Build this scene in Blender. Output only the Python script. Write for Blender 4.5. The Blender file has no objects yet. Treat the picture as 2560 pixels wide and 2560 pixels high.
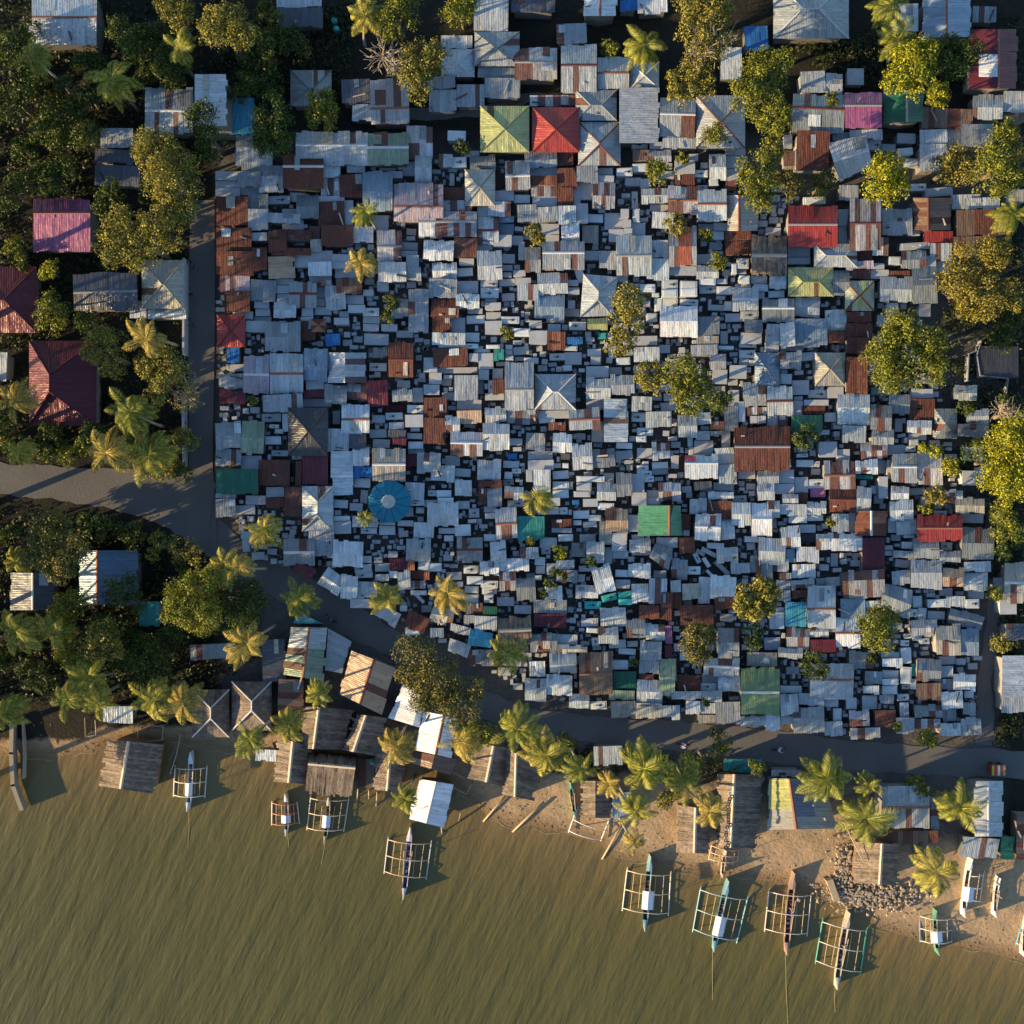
import bpy, math, random
import numpy as np
from mathutils import Vector, Matrix
R_ = math.radians
rnd = random.Random(11)
nrs = np.random.RandomState(5)
sc = bpy.context.scene
H = 131.0           # camera height over the water (m); 20 photo pixels of 2560 = 1 m at water level
GZ = 0.6            # height of the land

# ------------------------------------------------------------------ camera, sky, sun
cd = bpy.data.cameras.new("camera"); cam = bpy.data.objects.new("camera", cd)
sc.collection.objects.link(cam); cam.location = (0, 0, H); cam.rotation_euler = (0, 0, 0)
cd.angle = 2 * math.atan(64.0 / H); cd.clip_end = 2000; cd.clip_start = 1
sc.camera = cam
SUN_AZ, SUN_EL = R_(201), R_(14.0)      # direction towards the sun: low, from the left and a little below
w = bpy.data.worlds.new("World"); sc.world = w; w.use_nodes = True
wn = w.node_tree; sky = wn.nodes.new('ShaderNodeTexSky'); sky.sky_type = 'NISHITA'; sky.sun_disc = False
sky.sun_elevation = SUN_EL; sky.sun_rotation = (math.pi / 2 - SUN_AZ) % (2 * math.pi)
sky.air_density = 1.0; sky.dust_density = 0.3; sky.ozone_density = 2.6
wn.links.new(sky.outputs[0], wn.nodes['Background'].inputs[0]); wn.nodes['Background'].inputs[1].default_value = 0.122
sl = bpy.data.lights.new("sun", 'SUN'); sl.energy = 5.0; sl.angle = R_(0.6); sl.color = (1.0, 0.73, 0.38)
so = bpy.data.objects.new("sun", sl); sc.collection.objects.link(so)
sd = Vector((math.cos(SUN_AZ) * math.cos(SUN_EL), math.sin(SUN_AZ) * math.cos(SUN_EL), math.sin(SUN_EL)))
so.rotation_euler = sd.to_track_quat('Z', 'Y').to_euler(); so.location = sd * 200
sc.view_settings.view_transform = 'Standard'; sc.view_settings.look = 'None'
sc.view_settings.exposure = 1.05; sc.view_settings.gamma = 1.0
sc.cycles.max_bounces = 5; sc.cycles.diffuse_bounces = 2; sc.cycles.glossy_bounces = 2
sc.cycles.transmission_bounces = 2; sc.cycles.transparent_max_bounces = 4

def P(px, py, z=0.0):
    k = (H - z) / H / 20.0
    return Vector(((px - 1280) * k, (1280 - py) * k, z))

def lerp(a, b, t): return a + (b - a) * t
# ------------------------------------------------------------------ helpers
C = sc.collection
def link(o, parent=None):
    C.objects.link(o)
    if parent is not None: o.parent = parent
    return o
def mesh_obj(name, verts, faces, mat, parent=None, uv=None, sheet=None, smooth=False):
    me = bpy.data.meshes.new(name); me.from_pydata([tuple(v) for v in verts], [], faces)
    if uv is not None:
        l = me.uv_layers.new(name="UVMap"); l.data.foreach_set('uv', [c for f in uv for p in f for c in p])
    if sheet is not None:
        a = me.attributes.new('sheet', 'FLOAT', 'FACE'); a.data.foreach_set('value', sheet)
    if smooth: me.polygons.foreach_set('use_smooth', [True] * len(me.polygons))
    me.materials.append(mat)
    return link(bpy.data.objects.new(name, me), parent)
def empty(name, loc, rz=0):
    o = bpy.data.objects.new(name, None); o.location = loc; o.rotation_euler = (0, 0, rz)
    o.empty_display_size = 0.3
    return link(o)
def tag(o, label=None, cat=None, group=None, kind=None):
    if label: o['label'] = label
    if cat: o['category'] = cat
    if group: o['group'] = group
    if kind: o['kind'] = kind
    return o
class MB:
    def __init__(s): s.v = []; s.f = []
    def box(s, c, d, rz=0.0, top=1.0):
        i = len(s.v); cr, sr = math.cos(rz), math.sin(rz)
        for z in (-1, 1):
            k = top if z > 0 else 1.0
            for x, y in ((-1, -1), (1, -1), (1, 1), (-1, 1)):
                X, Y = x * d[0] / 2 * k, y * d[1] / 2 * k
                s.v.append((c[0] + X * cr - Y * sr, c[1] + X * sr + Y * cr, c[2] + z * d[2] / 2))
        for f in ((0, 3, 2, 1), (4, 5, 6, 7), (0, 1, 5, 4), (1, 2, 6, 5), (2, 3, 7, 6), (3, 0, 4, 7)):
            s.f.append([i + a for a in f])
        return s
    def tube(s, pts, rad, n=6):
        pts = [Vector(p) for p in pts]; rings = []
        for k, p in enumerate(pts):
            d = (pts[min(k + 1, len(pts) - 1)] - pts[max(k - 1, 0)]).normalized()
            a = d.cross(Vector((0, 0, 1)) if abs(d.z) < .9 else Vector((1, 0, 0))).normalized(); b = d.cross(a)
            r = rad[k] if isinstance(rad, (list, tuple)) else rad
            rings.append(len(s.v))
            for j in range(n):
                t = 2 * math.pi * j / n; s.v.append(tuple(p + (a * math.cos(t) + b * math.sin(t)) * r))
        for k in range(len(pts) - 1):
            for j in range(n):
                s.f.append([rings[k] + j, rings[k] + (j + 1) % n, rings[k + 1] + (j + 1) % n, rings[k + 1] + j])
        s.f.append([rings[0] + j for j in range(n)][::-1]); s.f.append([rings[-1] + j for j in range(n)])
        return s
    def build(s, name, mat, parent=None, smooth=False):
        return mesh_obj(name, s.v, s.f, mat, parent, smooth=smooth)

# ------------------------------------------------------------------ materials
def mat(name, rough=0.8, spec=0.3, metal=0.0):
    m = bpy.data.materials.new(name); m.use_nodes = True; nt = m.node_tree
    b = nt.nodes['Principled BSDF']; b.inputs['Roughness'].default_value = rough
    b.inputs['Specular IOR Level'].default_value = spec; b.inputs['Metallic'].default_value = metal
    return m, nt, b
class N:
    def __init__(s, nt): s.nt = nt
    def n(s, t, **k):
        o = s.nt.nodes.new('ShaderNode' + t)
        for a, v in k.items(): setattr(o, a, v)
        return o
    def l(s, a, b): s.nt.links.new(a, b)
    def m(s, op, a, b=None, clamp=False):
        o = s.n('Math', operation=op, use_clamp=clamp)
        for i, v in enumerate((a, b)):
            if v is None: continue
            if isinstance(v, (int, float)): o.inputs[i].default_value = v
            else: s.l(v, o.inputs[i])
        return o.outputs[0]
    def noise(s, vec, scale, detail=3, rough=.5):
        o = s.n('TexNoise'); o.inputs['Scale'].default_value = scale; o.inputs['Detail'].default_value = detail
        o.inputs['Roughness'].default_value = rough
        if vec is not None: s.l(vec, o.inputs['Vector'])
        return o.outputs[0]
    def mapv(s, vec, scale=(1, 1, 1), rot=(0, 0, 0), loc=None):
        o = s.n('Mapping'); s.l(vec, o.inputs[0]); o.inputs['Scale'].default_value = scale; o.inputs['Rotation'].default_value = rot
        if loc is not None: s.l(loc, o.inputs['Location'])
        return o.outputs[0]
    def ramp(s, f, stops):
        o = s.n('ValToRGB'); e = o.color_ramp.elements
        while len(e) < len(stops): e.new(0.5)
        for el, (p, c) in zip(e, stops): el.position = p; el.color = (*c, 1) if len(c) == 3 else c
        s.l(f, o.inputs[0]); return o.outputs[0]
    def mix(s, f, a, b, mode='MIX'):
        o = s.n('Mix', data_type='RGBA', blend_type=mode)
        for i, v in ((0, f), (6, a), (7, b)):
            if isinstance(v, (int, float)): o.inputs[i].default_value = v
            elif isinstance(v, tuple): o.inputs[i].default_value = (*v, 1)
            else: s.l(v, o.inputs[i])
        return o.outputs[2]
    def bump(s, h, strength, dist, normal=None):
        o = s.n('Bump'); o.inputs['Strength'].default_value = strength; o.inputs['Distance'].default_value = dist
        s.l(h, o.inputs['Height'])
        if normal is not None: s.l(normal, o.inputs['Normal'])
        return o.outputs[0]

def mk_metal():
    m, nt, b = mat('corrugated_sheet', 0.42, 0.45, 0.15); q = N(nt)
    uv = q.n('TexCoord').outputs['UV']; oi = q.n('ObjectInfo')
    at = q.n('Attribute', attribute_name='sheet'); sh = at.outputs['Fac']
    w1 = q.n('TexWhiteNoise', noise_dimensions='1D'); q.l(q.m('MULTIPLY', sh, 913.7), w1.inputs['W'])
    w2 = q.n('TexWhiteNoise', noise_dimensions='1D'); q.l(q.m('MULTIPLY', sh, 377.1), w2.inputs['W'])
    comb = q.n('CombineXYZ'); q.l(q.m('MULTIPLY', oi.outputs['Random'], 57.0), comb.inputs[0]); q.l(q.m('MULTIPLY', sh, 31.0), comb.inputs[1])
    v = q.mapv(uv, (1, 1, 1), loc=comb.outputs[0])
    st = q.noise(q.mapv(v, (4.2, .32, 1)), 1.0, 5, .7)        # streaks that run down the slope
    fine = q.noise(q.mapv(v, (1, 1, 1)), 5.0, 3, .6)
    blot = q.noise(v, 0.55, 3, .6)
    val = q.m('ADD', q.m('MULTIPLY', w1.outputs['Value'], .26), .86)
    val = q.m('MULTIPLY', val, q.m('ADD', q.m('MULTIPLY', st, 1.5), .22))
    val = q.m('MULTIPLY', val, q.m('ADD', q.m('MULTIPLY', fine, .25), .87))
    base = q.mix(1.0, oi.outputs['Color'], val, 'MULTIPLY')
    # grime spots
    dirt = q.ramp(q.noise(v, 1.7, 5, .7), [(0.56, (0, 0, 0)), (0.70, (1, 1, 1))])
    base = q.mix(q.m('MULTIPLY', dirt, .62), base, (.06, .05, .045))
    rustc = q.ramp(q.m('ADD', q.m('MULTIPLY', fine, .5), q.m('MULTIPLY', st, .6)), [(0.32, (.026, .010, .009)), (.52, (.085, .026, .018)), (.75, (.22, .075, .042))])
    sheetr = q.m('LESS_THAN', w2.outputs['Value'], q.m('MULTIPLY', oi.outputs['Alpha'], 1.0))
    patch = q.m('MULTIPLY', q.m('SUBTRACT', q.m('ADD', q.m('MULTIPLY', blot, .6), q.m('ADD', q.m('MULTIPLY', st, .5), q.m('MULTIPLY', oi.outputs['Alpha'], .42))), .80), 9.0, True)
    fac = q.m('MAXIMUM', q.m('MULTIPLY', sheetr, q.m('ADD', q.m('MULTIPLY', st, .7), .55), True), q.m('MINIMUM', patch, .85))
    col = q.mix(fac, base, rustc)
    q.l(col, b.inputs['Base Color'])
    q.l(q.m('ADD', q.m('MULTIPLY', fac, .4), .40), b.inputs['Roughness'])
    q.l(q.m('MULTIPLY', q.m('SUBTRACT', 1.0, fac), .18), b.inputs['Metallic'])
    wv = q.n('TexWave', wave_type='BANDS', bands_direction='X'); wv.inputs['Scale'].default_value = 1.45; wv.inputs['Distortion'].default_value = .0
    q.l(uv, wv.inputs['Vector'])
    n1 = q.bump(wv.outputs['Fac'], .45, .03)
    n2 = q.bump(q.noise(q.mapv(v, (1.3, .5, 1)), 1.1, 4), .9, .16, n1)
    q.l(n2, b.inputs['Normal'])
    return m
def mk_plain(name, rough=.8, noise=.35, scale=2.0, bump=0.03, spec=.3):
    """painted, concrete or wooden surface coloured by the object's own colour"""
    m, nt, b = mat(name, rough, spec); q = N(nt); oi = q.n('ObjectInfo'); tc = q.n('TexCoord').outputs['Object']
    off = q.n('CombineXYZ'); q.l(q.m('MULTIPLY', oi.outputs['Random'], 40.0), off.inputs[0])
    v = q.mapv(tc, loc=off.outputs[0])
    a = q.noise(v, scale, 5, .65); f = q.noise(v, scale * 5, 3)
    val = q.m('ADD', q.m('MULTIPLY', a, noise * 1.6), 1.0 - noise * .9)
    val = q.m('MULTIPLY', val, q.m('ADD', q.m('MULTIPLY', f, .3), .85))
    q.l(q.mix(1.0, oi.outputs['Color'], val, 'MULTIPLY'), b.inputs['Base Color'])
    q.l(q.bump(f, .6, bump), b.inputs['Normal']); return m
def mk_thatch():
    m, nt, b = mat('thatch', .95, .1); q = N(nt); uv = q.n('TexCoord').outputs['UV']; oi = q.n('ObjectInfo')
    at = q.n('Attribute', attribute_name='sheet').outputs['Fac']
    off = q.n('CombineXYZ'); q.l(q.m('MULTIPLY', oi.outputs['Random'], 40.0), off.inputs[0])
    v = q.mapv(uv, loc=off.outputs[0])
    st = q.noise(q.mapv(v, (7, 1.1, 1)), 1.0, 5, .7); bl = q.noise(v, .8, 4, .6)
    row = q.n('TexWave', wave_type='BANDS', bands_direction='Y'); row.inputs['Scale'].default_value = .55; row.inputs['Distortion'].default_value = 7
    row.inputs['Detail'].default_value = 3; q.l(v, row.inputs['Vector'])
    t = q.m('ADD', q.m('MULTIPLY', st, .7), q.m('ADD', q.m('MULTIPLY', bl, .3), q.m('MULTIPLY', at, .12)))
    col = q.ramp(t, [(.32, (.042, .035, .031)), (.52, (.155, .128, .108)), (.72, (.34, .29, .24))])
    q.l(q.mix(1.0, col, oi.outputs['Color'], 'MULTIPLY'), b.inputs['Base Color'])
    h = q.m('ADD', st, q.m('MULTIPLY', row.outputs['Fac'], .12))
    q.l(q.bump(h, 1.0, .16), b.inputs['Normal']); return m
def mk_leaf():
    m, nt, b = mat('leaf', .55, .35); q = N(nt); g = q.n('NewGeometry'); oi = q.n('ObjectInfo')
    r = g.outputs['Random Per Island']
    c = q.mix(1.0, oi.outputs['Color'], q.ramp(r, [(0, (.35, .42, .35)), (.5, (1, 1, .95)), (.85, (1.5, 1.4, .9)), (1, (2.1, 1.7, .9))]), 'MULTIPLY')
    q.l(c, b.inputs['Base Color'])
    tr = q.n('BsdfTranslucent'); q.l(c, tr.inputs[0])
    mx = q.n('MixShader'); mx.inputs[0].default_value = .14; q.l(b.outputs[0], mx.inputs[1]); q.l(tr.outputs[0], mx.inputs[2])
    q.l(mx.outputs[0], nt.nodes['Material Output'].inputs[0]); return m
def mk_water():
    m, nt, b = mat('murky_water', .22, .45); q = N(nt); g = q.n('NewGeometry').outputs['Position']
    sh = q.n('Attribute', attribute_name='shallow').outputs['Fac']
    big = q.noise(q.mapv(g, (.035, .035, .1)), 1.0, 3)
    deep = q.mix(q.m('MULTIPLY', big, .9, True), (.082, .080, .023), (.122, .110, .034))
    col = q.mix(sh, deep, (.20, .14, .055))
    q.l(col, b.inputs['Base Color'])
    v1 = q.mapv(g, (1, 1, 1), (0, 0, R_(-62)))
    v1 = q.mapv(v1, (.085, .42, .2))
    wob = q.noise(v1, 1.0, 4, .55)
    v2 = q.mapv(q.mapv(g, (1, 1, 1), (0, 0, R_(-72))), (.35, 1.9, .2)); fine = q.noise(v2, 1.0, 3, .55)
    tiny = q.noise(q.mapv(g, (1, 1, 1)), 3.0, 3, .6)
    hgt = q.m('ADD', q.m('MULTIPLY', wob, 1.0), q.m('ADD', q.m('MULTIPLY', fine, .16), q.m('MULTIPLY', tiny, .02)))
    q.l(q.bump(hgt, 1.0, .36), b.inputs['Normal']); return m
def mk_ground():
    m, nt, b = mat('soil', .95, .15); q = N(nt); g = q.n('NewGeometry').outputs['Position']
    sand = q.n('Attribute', attribute_name='sand').outputs['Fac']; wet = q.n('Attribute', attribute_name='wet').outputs['Fac']
    n1 = q.noise(g, .25, 6, .65); n2 = q.noise(g, 2.2, 5, .7); n3 = q.noise(g, 9.0, 3, .6)
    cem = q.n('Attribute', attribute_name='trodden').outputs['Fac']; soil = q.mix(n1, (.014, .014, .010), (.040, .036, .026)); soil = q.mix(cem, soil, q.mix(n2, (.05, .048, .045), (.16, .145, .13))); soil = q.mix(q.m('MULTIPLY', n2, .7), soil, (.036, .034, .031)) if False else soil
    sc_ = q.ramp(n2, [(.3, (.31, .215, .125)), (.7, (.48, .35, .215))])
    sf = q.m('MULTIPLY', q.m('SUBTRACT', q.m('ADD', sand, q.m('MULTIPLY', q.m('SUBTRACT', n1, .5), .9)), .35), 5.0, True)
    col = q.mix(sf, soil, sc_); col = q.mix(q.m('MULTIPLY', wet, .75), col, (.15, .095, .045))
    deb = q.ramp(n3, [(.62, (0, 0, 0)), (.70, (1, 1, 1))]); col = q.mix(q.m('MULTIPLY', deb, .30), col, (.30, .27, .23))
    q.l(col, b.inputs['Base Color'])
    q.l(q.bump(q.m('ADD', q.m('MULTIPLY', n2, 1), q.m('MULTIPLY', n3, .25)), .9, .16), b.inputs['Normal']); return m
def mk_road():
    m, nt, b = mat('road_dust', .9, .2); q = N(nt); g = q.n('NewGeometry').outputs['Position']
    n1 = q.noise(g, .3, 5, .6); n2 = q.noise(g, 3.0, 4, .6)
    c = q.mix(n1, (.105, .102, .10), (.185, .172, .158)); c = q.mix(q.m('MULTIPLY', n2, .4), c, (.095, .09, .088))
    q.l(c, b.inputs['Base Color']); q.l(q.bump(n2, .7, .05), b.inputs['Normal']); return m

METAL = mk_metal(); PLAIN = mk_plain('weathered_paint'); CONC = mk_plain('concrete', .85, .35, 1.2, .02); WOOD = mk_plain('wood', .85, .45, 3.0, .03)
THATCH = mk_thatch(); LEAF = mk_leaf(); WATER = mk_water(); GROUND = mk_ground(); ROAD = mk_road(); PAINT = mk_plain('boat_paint', .45, .2, 4, .01, .4)

# ------------------------------------------------------------------ terrain, water, roads
SHORE = [(-4000, 1900), (-300, 1900), (60, 1888), (150, 1890), (240, 1880), (265, 1858), (400, 1850), (560, 1872), (700, 1890), (850, 1892), (1000, 1900), (1110, 1935),
         (1180, 2000), (1230, 2050), (1290, 2072), (1330, 2063), (1420, 2086), (1500, 2106), (1520, 2136), (1560, 2150), (1615, 2152), (1694, 2174),
         (1777, 2186), (1850, 2193), (1930, 2205), (2052, 2240), (2105, 2268), (2205, 2322), (2298, 2350), (2417, 2368), (2560, 2403), (2900, 2520), (6500, 3400)]
SB = np.array([(p[0] / 20 - 64, 64 - p[1] / 20) for p in SHORE])
def shore_dist(x, y):
    """signed distance to the waterline, positive inland"""
    p = np.stack([x, y], -1)[..., None, :]; a = SB[:-1]; d = SB[1:] - a
    t = np.clip(((p - a) * d).sum(-1) / (d * d).sum(-1), 0, 1); q = a + t[..., None] * d
    dist = np.sqrt(((p - q) ** 2).sum(-1)).min(-1)
    ys = np.interp(x, SB[:, 0], SB[:, 1]); return np.where(y > ys, dist, -dist)
def ground_z(d): return np.clip(d * 0.10, -2.5, GZ)
def grid(name, x0, x1, y0, y1, n, m_, zf, attrs, matl):
    xs, ys = np.linspace(x0, x1, n), np.linspace(y0, y1, m_); X, Y = np.meshgrid(xs, ys); d = shore_dist(X, Y)
    Z = zf(X, Y, d); v = np.stack([X, Y, Z], -1).reshape(-1, 3)
    i = np.arange(n * m_).reshape(m_, n); f = np.stack([i[:-1, :-1], i[:-1, 1:], i[1:, 1:], i[1:, :-1]], -1).reshape(-1, 4)
    me = bpy.data.meshes.new(name); me.from_pydata(v.tolist(), [], f.tolist())
    for an, fn in attrs.items():
        a = me.attributes.new(an, 'FLOAT', 'POINT'); a.data.foreach_set('value', fn(X, Y, d).astype(np.float32).ravel())
    me.polygons.foreach_set('use_smooth', [True] * len(me.polygons)); me.materials.append(matl)
    return tag(link(bpy.data.objects.new(name, me)), kind='structure')
def sandmask(X, Y, d):
    px = (X + 64) * 20
    width = np.interp(px, [0, 300, 500, 900, 1300, 1900, 2560], [3.0, 2.5, 3.0, 4.5, 11, 16, 19])
    return np.clip(1.15 - np.maximum(d, 0) / width, 0, 1)
grid('ground', -400, 400, -70, 500, 60, 60, lambda X, Y, d: ground_z(d) - .9, {'sand': sandmask, 'wet': lambda X, Y, d: d * 0}, GROUND)
bumps = nrs.rand(64, 64)
def land_z(X, Y, d):
    return ground_z(d) + .10 * np.sin(X * 1.7) * np.sin(Y * 1.3) * np.clip(d / 4, 0, 1) * .4
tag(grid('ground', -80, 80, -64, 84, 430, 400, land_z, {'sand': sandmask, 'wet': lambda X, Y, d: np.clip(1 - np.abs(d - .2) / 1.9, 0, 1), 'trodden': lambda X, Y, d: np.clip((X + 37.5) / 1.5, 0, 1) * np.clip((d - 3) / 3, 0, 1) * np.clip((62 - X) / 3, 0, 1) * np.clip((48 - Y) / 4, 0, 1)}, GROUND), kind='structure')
grid('water', -110, 110, -300, 20, 330, 480, lambda X, Y, d: d * 0, {'shallow': lambda X, Y, d: np.exp(np.minimum(d, 0) / 5.5)}, WATER)

def foam():
    v = []; f = []; L_ = [np.array(p) for p in SB[2:-1]]; pts = []
    for a, b in zip(L_[:-1], L_[1:]):
        n = max(2, int(np.linalg.norm(b - a) / .35)); pts += [a + (b - a) * k / n for k in range(n)]
    for k, p in enumerate(pts):
        o_ = .25 * math.sin(k * .21) + .12 * math.sin(k * .9) + .25; w_ = max(.0, .01 + .07 * math.sin(k * .37) + rnd.uniform(-.05, .05))
        v += [(p[0], p[1] - o_, .012 + .02), (p[0], p[1] - o_ - w_ - .01, .012 + .02)]
    for k in range(len(pts) - 1): f.append([2 * k, 2 * k + 1, 2 * k + 3, 2 * k + 2])
    o = mesh_obj('foam', v, f, CONC); o.color = (.36, .30, .19, 1); tag(o, kind='structure')
foam()
def strip(name, pts, z, matl, kind='structure'):
    """pts: (x, top y, bottom y) in photo pixels, or explicit left/right pairs"""
    v = []; f = []
    for a, b in pts:
        v += [P(*a, z), P(*b, z)]
    if name in ('road', 'path', 'alley'):
        v = []; q_ = []
        for (a, b), (c, e) in zip(pts[:-1], pts[1:]):
            for k in range(7):
                t = k / 7; j = lambda: rnd.uniform(-4, 4)
                q_.append(((lerp(a[0], c[0], t) + j(), lerp(a[1], c[1], t) + j()), (lerp(b[0], e[0], t) + j(), lerp(b[1], e[1], t) + j())))
        pts = q_ + [pts[-1]]
        for a, b in pts: v += [P(*a, z), P(*b, z)]
    for i in range(len(pts) - 1): f.append([2 * i, 2 * i + 1, 2 * i + 3, 2 * i + 2])
    return tag(mesh_obj(name, v, f, matl), kind=kind)
RZ = GZ + .06
strip('road', [((-200, 1150), (-200, 1232)), ((0, 1157), (0, 1237)), ((150, 1166), (150, 1250)), ((300, 1172), (300, 1276)), ((420, 1176), (420, 1320)), ((534, 1180), (500, 1375)),
               ((542, 1290), (560, 1420)), ((600, 1350), (640, 1462)), ((700, 1405), (740, 1530)), ((860, 1492), (840, 1580)), ((960, 1555), (930, 1620)), ((1080, 1640), (1060, 1690)),
               ((1210, 1728), (1190, 1790)), ((1348, 1776), (1346, 1843)), ((1560, 1796), (1561, 1865)), ((1700, 1803), (1700, 1880)), ((1852, 1818), (1850, 1897)), ((1981, 1832), (1980, 1915)),
               ((2120, 1850), (2120, 1925)), ((2300, 1862), (2300, 1935)), ((2560, 1876), (2560, 1948)), ((2800, 1890), (2800, 1962))], RZ, ROAD)
strip('lane', [((476, 500), (536, 500)), ((472, 700), (538, 700)), ((470, 900), (536, 900)), ((472, 1100), (532, 1100)), ((472, 1185), (532, 1185))], RZ + .004, ROAD)
strip('alley', [((900, 262), (900, 282)), ((1040, 272), (1040, 300)), ((1200, 262), (1215, 290)), ((1290, 238), (1290, 262)), ((1420, 228), (1420, 236))], RZ, ROAD)
strip('path', [((2455, 1180), (2500, 1180)), ((2470, 1500), (2520, 1500)), ((2445, 1700), (2480, 1700)), ((2440, 1862), (2490, 1862))], RZ + .008, ROAD)

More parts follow.
